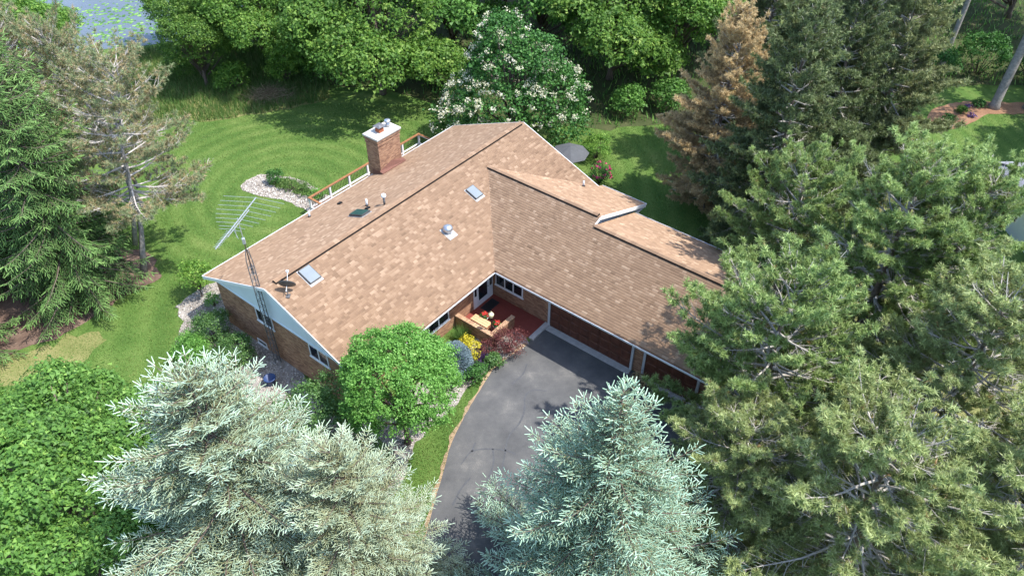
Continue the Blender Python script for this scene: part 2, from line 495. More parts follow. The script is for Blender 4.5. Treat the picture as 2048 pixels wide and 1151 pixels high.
sheet('front_bed', front_poly, 0.012, M['gravel'])
nb_poly = rough_poly(smooth_poly([(31.6, 20.6), (32.2, 22.2), (33.8, 23.4), (36.2, 24.0), (39, 23.8), (43, 24), (43, 22.3), (39.1, 22.0), (36.6, 21.9), (34.6, 20.7), (32.8, 19.8)]), 0.06, 0.3, 10)
sheet('mulch_island', nb_poly, 0.014, M['redmulch'])
needle_poly = rough_poly(smooth_poly([(9.5, -7), (12.5, -3.5), (14, 2), (15, 6), (15.5, 9), (16, 12), (20, 13.5), (27, 12), (27, 0), (26, -14), (22, -24), (8, -22), (6.5, -14), (7.6, -10)]), 0.2, 0.5, 21)
sheet('needle_floor', needle_poly, 0.01, M['dry'])

drive_left = [(1.72, -2.25), (0.68, -3.18), (-0.07, -4.04), (-0.65, -5.36), (-1.3, -6.91), (-1.81, -8.37), (-2.06, -9.74), (-2.29, -11.17), (-2.48, -12.27), (-2.66, -13.54), (-2.81, -14.74), (-3.2, -18), (-3.9, -24), (-4.6, -40)]
_a = hw(1.1, 2.62); _b = hw(1.1, 12.4); _c = hw(-2.5, 13.0)
drive_poly = np.array(drive_left + [(0.6, -40), (1.6, -24), (3.2, -17), (5.2, -12.5), (7.5, -9.5), _c, _b, _a, hw(0.0, 2.62)])
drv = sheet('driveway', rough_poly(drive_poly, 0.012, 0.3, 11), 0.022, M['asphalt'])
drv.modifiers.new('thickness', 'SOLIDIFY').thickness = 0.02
dl = np.array(drive_left[:12]); out = []
rg = np.random.default_rng(12)
res = []
for i in range(len(dl) - 1):
    for j in range(8): res.append(dl[i] + (dl[i + 1] - dl[i]) * j / 8)
res = np.array(res); tn = np.gradient(res, axis=0); nn = np.stack([tn[:, 1], -tn[:, 0]], 1); nn /= np.linalg.norm(nn, axis=1)[:, None]
wv = 0.14 + 0.06 * np.sin(np.arange(len(res)) * 0.7) + rg.normal(0, 0.03, len(res))
sheet('driveway_edge_soil', np.vstack([res - nn * 0.1, (res + nn * wv[:, None])[::-1]]), 0.016, M['soil'])


def ribbon(name, pts, w, z, mat, parent=None):
    P = smooth_open(pts); t = np.gradient(P, axis=0); n = np.stack([-t[:, 1], t[:, 0]], 1); n /= np.linalg.norm(n, axis=1)[:, None]
    ww = w * (0.7 + 0.6 * np.random.default_rng(len(P)).random(len(P)))[:, None]
    L = P + n * ww / 2; Q = P - n * ww / 2; k = len(P)
    V = np.vstack([np.c_[L, np.full(k, z)], np.c_[Q, np.full(k, z)]])
    me = np_mesh(name, V, [[(i, k + i, k + i + 1, i + 1) for i in range(k - 1)]])
    return mobj(name, me, mat, parent)


def smooth_open(pts, k=6):
    P = np.array(pts, float); Q = np.vstack([2 * P[0] - P[1], P, 2 * P[-1] - P[-2]]); out = []
    for i in range(1, len(Q) - 2):
        p0, p1, p2, p3 = Q[i - 1], Q[i], Q[i + 1], Q[i + 2]
        for j in range(k):
            t = j / k
            out.append(0.5 * ((2 * p1) + (-p0 + p2) * t + (2 * p0 - 5 * p1 + 4 * p2 - p3) * t * t + (-p0 + 3 * p1 - 3 * p2 + p3) * t ** 3))
    out.append(P[-1]); return np.array(out)


for pts in ([(1.66, -3.6), (1.45, -4.3), (0.9, -5.0)], [(2.6, -5.4), (1.95, -5.35), (1.55, -5.75), (1.5, -6.6), (1.25, -7.4), (0.75, -8.2), (0.55, -9.5), (0.4, -10.3)],
            [(1.5, -8.0), (2.1, -8.05), (2.55, -8.5), (2.85, -9.2)], [(-1.35, -9.7), (-0.9, -9.0), (-0.1, -8.85), (0.7, -8.95), (1.1, -9.15)],
            [(0.05, -8.85), (0.1, -9.6), (-0.1, -10.4), (-0.3, -11.2)], [(-0.9, -9.0), (-0.75, -8.5)], [(-1.6, -11.8), (-1.3, -11.0), (-0.9, -10.4)], [(-2.4, -13.2), (-1.9, -13.1), (-1.2, -13.25)]):
    ribbon('crack_seal', pts, 0.075, 0.026, M['tar'], drv)

# ------------------------------------------------------------------ foliage generators
def unit(a):
    return a / np.maximum(np.linalg.norm(a, axis=-1, keepdims=True), 1e-9)


def leaves_at(rng, P, nrm, size, aspect=0.6, jitter=0.7, fold=0.15, tri=False):
    """rhombic folded leaves at P facing roughly nrm; returns V, tri faces (2 each)"""
    n = len(P)
    nr = unit(nrm + rng.normal(0, jitter, (n, 3)))
    a = unit(np.cross(nr, rng.normal(0, 1, (n, 3)))); b = np.cross(nr, a)
    L = (size * rng.uniform(0.5, 1.5, n))[:, None]; w = L * aspect
    if tri:
        V = np.stack([P - a * L * 0.45 - b * w * 0.5, P - a * L * 0.45 + b * w * 0.5, P + a * L * 0.6 - nr * L * 0.1], 1).reshape(-1, 3)
        return V, np.arange(n * 3).reshape(-1, 3)
    v0 = P - a * L * 0.5; v2 = P + a * L * 0.5 - nr * L * 0.1
    v1 = P + b * w * 0.5 + nr * L * fold; v3 = P - b * w * 0.5 + nr * L * fold
    V = np.stack([v0, v1, v2, v3], 1).reshape(-1, 3)
    k = np.arange(n)[:, None] * 4
    F = np.concatenate([k + [0, 1, 2], k + [0, 2, 3]], 1).reshape(-1, 3)
    return V, F


def crown(rng, lobes, n, size, clump=0.45, per=26, aspect=0.6, zmin=0.1, up=0.5, shell=(0.72, 1.06), jitter=0.7, flat=0.6, tri=False):
    """leaf clumps spread over and in a set of ellipsoid lobes [(c, (rx,ry,rz))]"""
    nc = max(1, n // per)
    area = np.array([(r[0] * r[1] * r[2]) ** (2 / 3) for c, r in lobes]); area /= area.sum()
    which = rng.choice(len(lobes), nc, p=area)
    C = np.array([c for c, r in lobes], float)[which]; Rr = np.array([r for c, r in lobes], float)[which]
    d = unit(rng.normal(0, 1, (nc, 3))); d[:, 2] = np.where(d[:, 2] < -0.35, -d[:, 2], d[:, 2])
    rad = rng.uniform(shell[0], shell[1], nc) ** 0.7
    cc = C + d * Rr * rad[:, None]
    ctint = rng.normal(0, 0.14, nc)
    # drop clumps buried deep inside another lobe
    deep = np.zeros(nc, bool)
    for c, r in lobes:
        deep |= (((cc - np.array(c)) / np.array(r)) ** 2).sum(1) < 0.42
    cc, d, ctint = cc[~deep], d[~deep], ctint[~deep]
    nc = len(cc)
    m = per
    off = rng.normal(0, 1, (nc, m, 3)) * clump * rng.uniform(0.6, 1.35, (nc, 1, 1)) * np.array([0.55, 0.55, 0.55 * flat])
    P = (cc[:, None] + off).reshape(-1, 3)
    nrm = np.repeat(d, m, 0) * (1 - up) + np.array([0, 0, up]) + unit(off).reshape(-1, 3) * 0.4
    t = 0.45 + np.repeat(ctint, m) + rng.normal(0, 0.13, len(P)) + 0.1 * off[:, :, 2].ravel() / clump
    keep = P[:, 2] > zmin
    V, F = leaves_at(rng, P[keep], nrm[keep], size, aspect, jitter, tri=tri)
    return V, F, np.repeat(np.clip(t[keep], 0, 1), 1 if tri else 2), cc


def limb_mesh(mb, rng, base, ctr, r0, n=7, spread=None, hs=0.35):
    """trunk with limbs reaching to given centres"""
    for c in ctr[:n]:
        a = np.array(base, float); z0 = hs * c[2]
        s = np.array([a[0] + (c[0] - a[0]) * 0.08, a[1] + (c[1] - a[1]) * 0.08, max(z0, 0.3)])
        mid = (s + c) / 2 + rng.normal(0, 0.15, 3); mid[2] += 0.1 * np.linalg.norm(c - s)
        mb.tube([s, mid, c], [r0 * 0.5, r0 * 0.32, r0 * 0.08], 5)


def leafy(name, label, cat, x, y, lobes, n, size, mat, trunk_r, h, seed, group=None, bark='bark', lean=(0, 0), **kw):
    rng = np.random.default_rng(seed)
    t = thing(name, label, cat, (x, y, 0), 0, group)
    V, F, ti, cc = crown(rng, lobes, n, size, **kw)
    mobj('crown', np_mesh('crown', V, [F], ti), mat, t)
    mb = MB()
    if trunk_r:
        mb.tube([(0, 0, -0.1), (0.03, 0, h * 0.05), (lean[0] * 0.4, lean[1] * 0.4, h * 0.35), (lean[0], lean[1], h * 0.75)], [trunk_r * 1.5, trunk_r, trunk_r * 0.8, trunk_r * 0.25], 9)
        sel = cc[rng.permutation(len(cc))[:26]]
        limb_mesh(mb, rng, (0, 0, 0), sel, trunk_r, 26)
        mb.build('trunk', M[bark], t, True)
    else:
        sel = cc[rng.permutation(len(cc))[:12]]
        for c in sel: mb.tube([(c[0] * 0.1, c[1] * 0.1, 0), c * 0.6, c], [0.03, 0.02, 0.008], 4)
        mb.build('stems', M[bark], t, True)
    return t


def round_lobes(rng, c, r, k, rel=0.45, sq=0.85, core=0.86):
    """a rounded crown: one core and k lumps round it"""
    L = [(tuple(c), (r * core, r * core, r * core * sq))]
    for i in range(k):
        z = 1 - 1.5 * (i + 0.5) / k; ph = i * 2.39996 + rng.uniform(-0.3, 0.3); q = math.sqrt(max(0, 1 - z * z))
        rr = r * rel * rng.uniform(0.7, 1.2)
        d = r * rng.uniform(0.55, 0.72)
        L.append(((c[0] + q * math.cos(ph) * d, c[1] + q * math.sin(ph) * d, c[2] + z * d * sq), (rr, rr, rr * 0.85)))
    return L


def spindles(P, D, L, r, rng, sides=3):
    """needle-clad shoots: closed spindles from P along D"""
    n = len(P); D = unit(D)
    a = unit(np.cross(D, rng.normal(0, 1, (n, 3)))); b = np.cross(D, a)
    L = L[:, None]; r = r[:, None]
    ring = lambda q, f: [P + D * L * q + (a * math.cos(2 * math.pi * k / sides) + b * math.sin(2 * math.pi * k / sides)) * r * f for k in range(sides)]
    V = np.stack(ring(0.0, 0.8) + ring(1.0, 0.6), 1).reshape(-1, 3); m = 2 * sides
    k = np.arange(n)[:, None] * m
    F = []
    for i in range(sides):
        j = (i + 1) % sides
        F += [k + [i, j, sides + j], k + [i, sides + j, sides + i]]
    F = np.concatenate(F, 1).reshape(-1, 3)
    return V, F, sides * 2


def spruce(name, label, x, y, h, Rb, seed, mat, twigmat, droop=0.0, dens=1.0, shoot=(0.2, 0.032), z0=0.06, prof=0.85, group=None, lev=0.36, cat='tree', gap=0.16, trunk=0.17, step=0.085):
    rng = np.random.default_rng(seed)
    t = thing(name, label, cat, (x, y, 0), rng.uniform(0, 6), group)
    SP, SD, SL, SR, ST = [], [], [], [], []
    TW = []
    mb = MB()
    z = h * z0; i = 0
    while z < h * 0.985:
        f = 1 - z / h
        nb = int(max(4, round((5 + 5 * f) * dens)))
        for b in range(nb):
            az = i * 2.39996 + rng.uniform(-0.25, 0.25); i += 1
            zz = z + rng.uniform(-0.5, 0.5) * lev
            L = Rb * (max(0.03, 1 - zz / h) ** prof) * rng.uniform(0.55, 1.15) + 0.12
            el = R(-18 + 62 * (zz / h) ** 2.2) + rng.normal(0, 0.09)
            o = np.array([math.cos(az), math.sin(az), 0.0]); side = np.array([-o[1], o[0], 0])
            ns = max(3, int(L / 0.3)); s = np.linspace(0, 1, ns + 1)
            r_ = L * s * math.cos(el); zc = zz + L * s * math.sin(el) + 0.16 * L * (s ** 2.2 - 0.8 * s * f) + rng.normal(0, 0.02, ns + 1)
            sw = rng.normal(0, 0.09) * L * s ** 2
            pts = o * r_[:, None] + side * sw[:, None] + np.array([0, 0, 1]) * zc[:, None]
            mb.tube(pts[::2] if ns > 4 else pts[[0, -1]], np.linspace(0.012 + 0.012 * L, 0.006, len(pts[::2] if ns > 4 else pts[[0, -1]])), 4, False)
            # secondary twigs along the outer part of the bough
            m = max(2, int(L * (1 - 0.18) / gap))
            tt = np.linspace(0.16 if L > 1.2 else 0.05, 0.97, m) + rng.uniform(-0.02, 0.02, m)
            px = np.stack([np.interp(tt, s, pts[:, k]) for k in range(3)], 1)
            dx = unit(np.gradient(pts, axis=0)); dirb = unit(np.stack([np.interp(tt, s, dx[:, k]) for k in range(3)], 1))
            for sg in (-1, 1):
                tl = np.clip((1 - tt) * L * 0.42 + 0.16, 0.14, 0.95) * rng.uniform(0.6, 1.2, m)
                sd = unit(dirb * 0.75 + side * sg * rng.uniform(0.6, 1.0, m)[:, None] + np.array([0, 0, 1]) * (rng.normal(0.0, 0.16, m) - droop)[:, None])
                for k in range(m):
                    q = max(2, int(tl[k] / step))
                    w = (np.arange(q) + rng.uniform(0, 0.6)) / q
                    bp = px[k] + sd[k] * (w * tl[k])[:, None]
                    bp[:, 2] -= droop * 0.35 * (w * tl[k]) ** 1.5
                    alt = np.where(np.arange(q) % 2, 1.0, -1.0)[:, None]
                    cs = np.cross(sd[k], [0, 0, 1.0]); cs /= max(1e-6, np.linalg.norm(cs))
                    sdirs = sd[k] * 0.8 + cs * alt * rng.uniform(0.35, 0.85, q)[:, None] + np.array([0, 0, 1]) * (rng.normal(0.12, 0.22, q) - droop * 0.7)[:, None]
                    sdirs[-1] = sd[k]
                    SP.append(bp); SD.append(sdirs)
                    SL.append(shoot[0] * rng.uniform(0.7, 1.25, q)); SR.append(shoot[1] * rng.uniform(0.8, 1.15, q))
                    # tips of the bough carry the pale new growth
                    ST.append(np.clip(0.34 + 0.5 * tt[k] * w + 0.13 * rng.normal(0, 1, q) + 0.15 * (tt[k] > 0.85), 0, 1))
                    TW.append((px[k], px[k] + sd[k] * tl[k] * 0.9 - np.array([0, 0, droop * 0.3 * tl[k]])))
            SP.append(pts[-1:]); SD.append(dx[-1:]); SL.append(np.array([shoot[0] * 1.4])); SR.append(np.array([shoot[1]])); ST.append(np.array([0.95]))
        z += lev * (0.55 + 0.6 * f) / 1.0
    # leader
    for k in range(7):
        SP.append(np.array([[0, 0, h - 0.55 + k * 0.09]])); SD.append(np.array([[math.cos(k * 2.4) * 0.5, math.sin(k * 2.4) * 0.5, 1.0]])); SL.append(np.array([0.3])); SR.append(np.array([shoot[1]])); ST.append(np.array([0.9]))
    SP, SD, SL, SR, ST = [np.concatenate(q) for q in (SP, SD, SL, SR, ST)]
    V, F, k = spindles(SP, SD, SL, SR, rng)
    mobj('crown', np_mesh('crown', V, [F], np.repeat(ST, k), True), mat, t)
    A = np.array([q[0] for q in TW]); B = np.array([q[1] for q in TW])
    V, F, k = spindles(A, B - A, np.linalg.norm(B - A, axis=1), np.full(len(A), 0.012), rng)
    mobj('twigs', np_mesh('twigs', V, [F], np.full(len(A) * k, 0.5)), twigmat, t)
    mb.tube([(0, 0, -0.1), (0, 0, h * 0.3), (0, 0, h * 0.7), (0, 0, h)], [trunk, trunk * 0.8, trunk * 0.4, 0.02], 8)
    mb.build('trunk', M['bark'], t, True)
    return t


def tufts(rng, P, D, n, L, w, back=0.25):
    """needle tufts: n thin needles per point, fanned round direction D"""
    m = len(P); D = unit(D)
    d = unit(np.repeat(D, n, 0) * rng.uniform(-back, 1.1, (m * n, 1)) + unit(rng.normal(0, 1, (m * n, 3))) * 0.85)
    p = np.repeat(P, n, 0) + np.repeat(D, n, 0) * rng.uniform(-0.08, 0.04, (m * n, 1)) * L / 0.16
    l = (L * rng.uniform(0.7, 1.2, m * n))[:, None]
    a = unit(np.cross(d, rng.normal(0, 1, d.shape))) * w / 2
    V = np.stack([p - a, p + a, p + d * l], 1).reshape(-1, 3)
    return V, np.arange(m * n * 3).reshape(-1, 3)


def pine(name, label, x, y, h, prof, seed, mat, nl=30, L=0.17, w=0.022, dens=1.0, trunk=0.24, group=None, fork=None, lev=0.55, z0=0.2, lean=(0, 0), bark='barkpine', limbmat='twig', up=0.25, dead=0.25, tw=0.42, clump=4):
    """prof: function (z/h) -> bough length"""
    rng = np.random.default_rng(seed)
    t = thing(name, label, 'tree', (x, y, 0), 0, group)
    TP, TD, TT = [], [], []
    mb = MB(); z = h * z0; i = 0
    axis = lambda zz: np.array([lean[0] * zz / h + 0.12 * math.sin(zz * 0.9 + seed), lean[1] * zz / h + 0.12 * math.cos(zz * 0.7 + seed), zz])
    while z < h:
        f = z / h
        nb = max(3, int(round(rng.uniform(4, 6.4) * dens)))
        for b in range(nb):
            az = i * 2.39996 + rng.uniform(-0.4, 0.4); i += 1
            zz = min(h - 0.05, z + rng.uniform(-0.25, 0.25)); Lb = prof(zz / h) * rng.uniform(0.6, 1.18)
            if Lb < 0.15: continue
            el = R(-12 + 55 * f ** 1.8) + rng.normal(0, 0.15)
            o = np.array([math.cos(az), math.sin(az), 0]); sd = np.array([-o[1], o[0], 0])
            ns = max(4, int(Lb / 0.35)); s = np.linspace(0, 1, ns + 1)
            pts = axis(zz) + o * (Lb * s * math.cos(el))[:, None] + sd * (rng.normal(0, 0.12) * Lb * s ** 2 + 0.05 * np.sin(s * 9 + b))[:, None]
            pts[:, 2] += Lb * s * math.sin(el) + up * Lb * s ** 2.4 - 0.08 * Lb * s
            mb.tube(pts[::2], np.linspace(0.018 + 0.011 * Lb, 0.009, len(pts[::2])), 5, False)
            m = max(2, int(Lb / 0.3)); tt = np.linspace(0.25, 1.0, m)
            dx = unit(np.gradient(pts, axis=0))
            for k in range(m):
                p0 = np.array([np.interp(tt[k], s, pts[:, q]) for q in range(3)]); d0 = unit(np.array([np.interp(tt[k], s, dx[:, q]) for q in range(3)]))
                bare = rng.random() < dead * (1.15 - tt[k]) * 1.6
                for sg in ((-1, 1) if k < m - 1 else (0,)):
                    l2 = np.clip((1.15 - tt[k]) * Lb * tw, 0.25, 1.5) * rng.uniform(0.6, 1.15)
                    d2 = unit(d0 * 0.85 + sd * sg * rng.uniform(0.5, 1.0) + np.array([0, 0, rng.uniform(-0.1, 0.4)]))
                    p2 = p0 + d2 * l2; pm = p0 + d2 * l2 * 0.5 + rng.normal(0, 0.04, 3) * l2
                    if l2 > 0.3 and (bare or rng.random() < 0.6): mb.tube([p0, pm, p2], [0.014, 0.011, 0.006], 3, False)
                    if bare:
                        for q in range(2):
                            p3 = pm + unit(d2 + rng.normal(0, 0.6, 3)) * l2 * 0.5
                            mb.tube([pm, p3], [0.008, 0.004], 3, False)
                        continue
                    nt_ = max(2, int(l2 / 0.14))
                    for q in range(nt_):
                        w_ = 0.3 + 0.7 * (q + rng.random()) / nt_
                        pb = p0 + d2 * l2 * w_
                        for c in range(clump if w_ > 0.5 else 2):
                            d3 = unit(d2 * 0.7 + rng.normal(0, 0.55, 3) + np.array([0, 0, 0.45]))
                            TP.append(pb + d3 * rng.uniform(0.04, 0.2)); TD.append(d3)
                            TT.append(0.42 + 0.25 * (w_ - 0.5) + 0.2 * (tt[k] - 0.6) + rng.normal(0, 0.15))
        z += lev * (1.15 - 0.55 * f)
    TP = np.array(TP); TD = np.array(TD); TT = np.clip(np.array(TT), 0, 1)
    V, F = tufts(rng, TP, TD, nl, L, w)
    ti = np.clip(np.repeat(TT, nl) + rng.normal(0, 0.07, len(TT) * nl), 0, 1)
    mobj('crown', np_mesh('crown', V, [F], ti), mat, t)
    tb = MB()
    zs = np.linspace(-0.1, h * 0.97, 9)
    tb.tube([axis(q) for q in zs], [trunk * (1.25 if k == 0 else 1 - 0.92 * k / 8) for k in range(9)], 9)
    if fork:
        tb.tube(fork, [trunk * 0.8, trunk * 0.7, trunk * 0.5, trunk * 0.2], 8)
    tb.build('trunk', M[bark], t, True)
    mb.build('boughs', M[limbmat], t, True)
    return t

# ------------------------------------------------------------------ the brick house (local x = u along the ridge, y = -v)
HE, DD, S1, S2 = 3.105, 11.315, 0.398, 0.3632
UA, UB, WM = -9.554, 9.665, 11.315 / 2
HR = HE + S1 * WM
A1, A2, E1U, E2U, V1, V2 = 5.067, 4.455, 10.06, 8.755, 2.95, 12.3
HR1, HR2 = HE + S2 * A1, HE + S2 * A2
YV = (HR1 - HE) / S1
S3 = (HR1 - 2.975) / (E1U - A1); S4 = (HR2 - HE) / (E2U - A2)

house = thing('brick_house', 'low L-shaped brick house with tan shingle roof and attached garage', 'house', (0, 0, 0), TH)
roof_mb = MB()
zf = lambda y: HE + S1 * y
zr = lambda y: HE + S1 * (DD - y)
zw = lambda u: HE + S2 * u
z1 = lambda u: HR1 - S3 * (u - A1)
z2 = lambda u: HR2 - S4 * (u - A2)
TK = 0.1
yq = (z1(UB) - HE) / S1
roof_mb.slab([(UA, 0, zf(0)), (0, 0, zf(0)), (A1, YV, HR1), (A1, WM, HR), (UA, WM, HR)], TK)
roof_mb.slab([(A1, YV, HR1), (UB, yq, z1(UB)), (UB, WM, HR), (A1, WM, HR)], TK)
roof_mb.slab([(UB, DD, HE), (UA, DD, HE), (UA, WM, HR), (UB, WM, HR)], TK)
roof_mb.slab([(0, 0, HE), (0, -V1, HE), (A1, -V1, HR1), (A1, YV, HR1)], TK)
roof_mb.slab([(0, -V1, HE), (0, -V2, HE), (A2, -V2, HR2), (A2, -V1, HR2)], TK)
roof_mb.slab([(A1, YV, HR1), (A1, -V1, HR1), (E1U, -V1, z1(E1U)), (E1U, yq, z1(E1U)), (UB, yq, z1(UB))], TK)
roof_mb.slab([(A2, -V1, HR2), (A2, -V2, HR2), (E2U, -V2, HE), (E2U, -V1, HE)], TK)
roof = roof_mb.build('roof', M['ventbrown'], house)

# --- shingles: rows of overlapping tabs on every slope
EXPO = 0.142


def row_span(poly, y):
    xs = []
    for i in range(len(poly)):
        (x1, y1), (x2, y2) = poly[i], poly[(i + 1) % len(poly)]
        if (y1 - y) * (y2 - y) <= 0 and abs(y2 - y1) > 1e-9:
            xs.append(x1 + (x2 - x1) * (y - y1) / (y2 - y1))
    return (min(xs), max(xs)) if len(xs) >= 2 else None


sh_v, sh_f, sh_t, singles = [], [], [], []
rs = np.random.default_rng(5)


def shingle_slope(poly, to3, s, single=None):
    """poly in (x along the eave, horizontal run); to3(x, run) -> 3D point on the deck"""
    k = math.sqrt(1 + s * s); dr = EXPO / k
    top = max(p[1] for p in poly); low = min(p[1] for p in poly)
    n = int((top - low) / dr) + 1
    P0 = np.array(to3(0, 0)); nx = np.array(to3(1, 0)) - P0; ny = np.array(to3(0, 1)) - P0
    nrm = np.cross(nx, ny); nrm = nrm / np.linalg.norm(nrm)
    if nrm[2] < 0: nrm = -nrm
    for j in range(n):
        ya = low + j * dr; yb = min(ya + dr * 1.12, top)
        a = row_span(poly, ya + 1e-5); b = row_span(poly, min(yb, top - 1e-5))
        if not a or not b: continue
        lo = min(a[0], b[0]); hi = max(a[1], b[1])
        x = lo - rs.uniform(0, 0.3)
        while x < hi:
            w = rs.choice([0.16, 0.2, 0.25, 0.3])
            if single and single[0] <= j < single[1] and single[2] - 0.29 < x < single[3]:
                # a regular run of tabs that are objects of their own
                c = np.array(to3(x + 0.15, ya)); singles.append((c, nx, ny / k, nrm)); x += 0.3; continue
            xa0, xa1 = max(x, a[0]), min(x + w, a[1]); xb0, xb1 = max(x, b[0]), min(x + w, b[1])
            x += w
            if xa1 <= xa0 and xb1 <= xb0: continue
            xa1 = max(xa1, xa0); xb1 = max(xb1, xb0)
            h = 0.005
            lo_off = 0.0
            p = [np.array(to3(q[0], q[1])) for q in ((xa0, ya + lo_off), (xa1, ya + lo_off), (xb1, yb), (xb0, yb))]
            m = len(sh_v)
            sh_v.extend([p[0] + nrm * h, p[1] + nrm * h, p[2] + nrm * 0.002, p[3] + nrm * 0.002, p[0], p[1], p[2], p[3]])
            sh_f.extend([(m, m + 1, m + 2, m + 3), (m + 4, m + 5, m + 1, m)])
            t = float(np.clip(rs.normal(0.48, 0.13) if rs.random() > 0.14 else rs.uniform(0.66, 0.9), 0, 1)); sh_t.extend([t] * 2)


shingle_slope([(UA, 0), (0, 0), (A1, YV), (A1, WM), (UA, WM)], lambda x, r: (x, r, HE + S1 * r), S1)
shingle_slope([(A1, YV), (UB, yq), (UB, WM), (A1, WM)], lambda x, r: (x, r, HE + S1 * r), S1)
shingle_slope([(-UB, 0), (-UA, 0), (-UA, WM), (-UB, WM)], lambda x, r: (-x, DD - r, HE + S1 * r), S1)
shingle_slope([(-YV, A1), (0, 0), (V2, 0), (V2, A2), (V1, A2), (V1, A1)], lambda x, r: (r, -x, HE + S2 * r), S2, (0, 10, 0.9, 9.9))
shingle_slope([(-V1, 0), (yq, 0), (yq, E1U - UB), (YV, E1U - A1), (-V1, E1U - A1)], lambda x, r: (E1U - r, x, z1(E1U) + S3 * r), S3)
shingle_slope([(-V2, 0), (-V1, 0), (-V1, E2U - A2), (-V2, E2U - A2)], lambda x, r: (E2U - r, x, HE + S4 * r), S4)
me = np_mesh('shingles', np.array(sh_v), [np.array(sh_f)], sh_t)
tag(mobj('shingles', me, M['shingle'], roof), kind='stuff')
one = np_mesh('shingle', [(-0.15, 0, 0.005), (0.15, 0, 0.005), (0.15, 0.16, 0.002), (-0.15, 0.16, 0.002), (-0.15, 0, 0), (0.15, 0, 0), (0.15, 0.16, 0), (-0.15, 0.16, 0)],
              [[(0, 1, 2, 3), (4, 5, 1, 0)]])
for i, (c, ex, ey, nz) in enumerate(singles):
    o = mobj('shingle', one, M['shingle_one'], roof)
    ex = ex / np.linalg.norm(ex); ey = ey / np.linalg.norm(ey)
    if np.dot(np.cross(ex, ey), nz) < 0: ex = -ex
    o.matrix_local = Matrix(((ex[0], ey[0], nz[0], c[0]), (ex[1], ey[1], nz[1], c[1]), (ex[2], ey[2], nz[2], c[2]), (0, 0, 0, 1)))

# --- ridge vents with their caps
def ridge(a, b, sa, sb, across, vh=0.12):
    """a, b ridge end points; sa, sb slopes of the two sides; across = unit horizontal towards side b"""
    mb = MB(); dk = MB(); ac = Vector(across)
    a = Vector(a); b = Vector(b); w = 0.13
    L = lambda p, side, sl, up: p + ac * side * w + Vector((0, 0, -sl * w + up))
    for side, sl in ((-1, sa), (1, sb)):
        dk.hexa([L(a, side, sl, -0.01), L(b, side, sl, -0.01), b, a, L(a, side, sl, vh), L(b, side, sl, vh), b + Vector((0, 0, vh)), a + Vector((0, 0, vh))])
    dk.build('ridge_vent', M['black'], roof)
    n = int((b - a).length / 0.3); d = (b - a) / n
    for i in range(n):
        c = MB(); p = a + d * i; q = a + d * (i + 1.08)
        for side, sl in ((-1, sa), (1, sb)):
            c.hexa([L(p, side * 1.02, sl, vh + 0.002), L(q, side * 1.02, sl, vh + 0.002), q + Vector((0, 0, vh + 0.002)), p + Vector((0, 0, vh + 0.004)),
                    L(p, side * 1.02, sl, vh + 0.012), L(q, side * 1.02, sl, vh + 0.006), q + Vector((0, 0, vh + 0.008)), p + Vector((0, 0, vh + 0.016))])
        c.build('ridge_cap', M['shingle_one'], roof)


ridge((UA + 0.55, WM, HR), (UB - 0.25, WM, HR), S1, S1, (0, 1, 0))
ridge((A1, -V1 + 0.12, HR1), (A1, YV - 0.1, HR1), S2, S3, (1, 0, 0))
ridge((A2, -V2 + 0.3, HR2), (A2, -V1 - 0.12, HR2), S2, S4, (1, 0, 0))

# --- eaves: fascia, gutters, soffits
def eave(a, b, outw, gutter=True):
    """fascia board and gutter trough along an eave from a to b (3D, at the roof edge); outw = outward unit"""
    a = Vector(a); b = Vector(b); ow = Vector(outw)
    fb = MB(); fb.bar(a - ow * 0.04 - Vector((0, 0, 0.17)), b - ow * 0.04 - Vector((0, 0, 0.17)), 0.03, 0.14)
    fb.build('fascia', M['white'], roof)
    if gutter:
        g = MB(); dn = Vector((0, 0, -1))
        prof = [(0.0, 0.115), (0.07, 0.115), (0.11, 0.055), (0.11, 0.0), (0.095, 0.0), (0.09, 0.05), (0.06, 0.1), (0.0, 0.1)]
        n = len(prof); vs = []
        for p in (a, b):
            for o, d in prof: vs.append(p + ow * (o - 0.015) + dn * (d + 0.025))
        g.add(vs, [[i, (i + 1) % n, n + (i + 1) % n, n + i] for i in range(n)] + [list(range(n))[::-1], list(range(n, 2 * n))])
        g.build('gutter', M['white'], roof)


eave((UA, 0, HE), (-0.11, 0, HE), (0, -1, 0))
eave((0, -0.11, HE), (0, -V2, HE), (-1, 0, 0))
eave((UA, DD, HE), (UB, DD, HE), (0, 1, 0))
eave((E1U, yq, z1(E1U)), (E1U, -V1, z1(E1U)), (1, 0, 0))
eave((E2U, -V1 - 0.02, HE), (E2U, -V2, HE), (1, 0, 0))
rk = MB()
for (p, q, ox, oy) in (((UA, 0, HE), (UA, WM, HR), -0.012, 0), ((UA, DD, HE), (UA, WM, HR), -0.012, 0), ((UB, yq, z1(UB)), (UB, WM, HR), 0.012, 0), ((UB, DD, HE), (UB, WM, HR), 0.012, 0)):
    mb = MB(); o = Vector((ox, oy, -0.085)); mb.bar(Vector(p) + o, Vector(q) + o, 0.03, 0.17); mb.build('rake_board', M['white'], roof)
mb = MB(); o = Vector((0, -0.012, -0.1)); mb.bar(Vector((A1, -V1, HR1)) + o, Vector((E1U, -V1, z1(E1U))) + o, 0.03, 0.2); mb.build('rake_board', M['white'], roof)
mb = MB(); mb.bar(Vector((A1, -V1, HR1)) + o, Vector((A2 + 0.05, -V1, HR2 + 0.02)) + o, 0.03, 0.16); mb.build('rake_board', M['white'], roof)
mb = MB(); mb.bar(Vector((0, -V2, HE)) + o, Vector((A2, -V2, HR2)) + o, 0.03, 0.18); mb.build('rake_board', M['white'], roof)
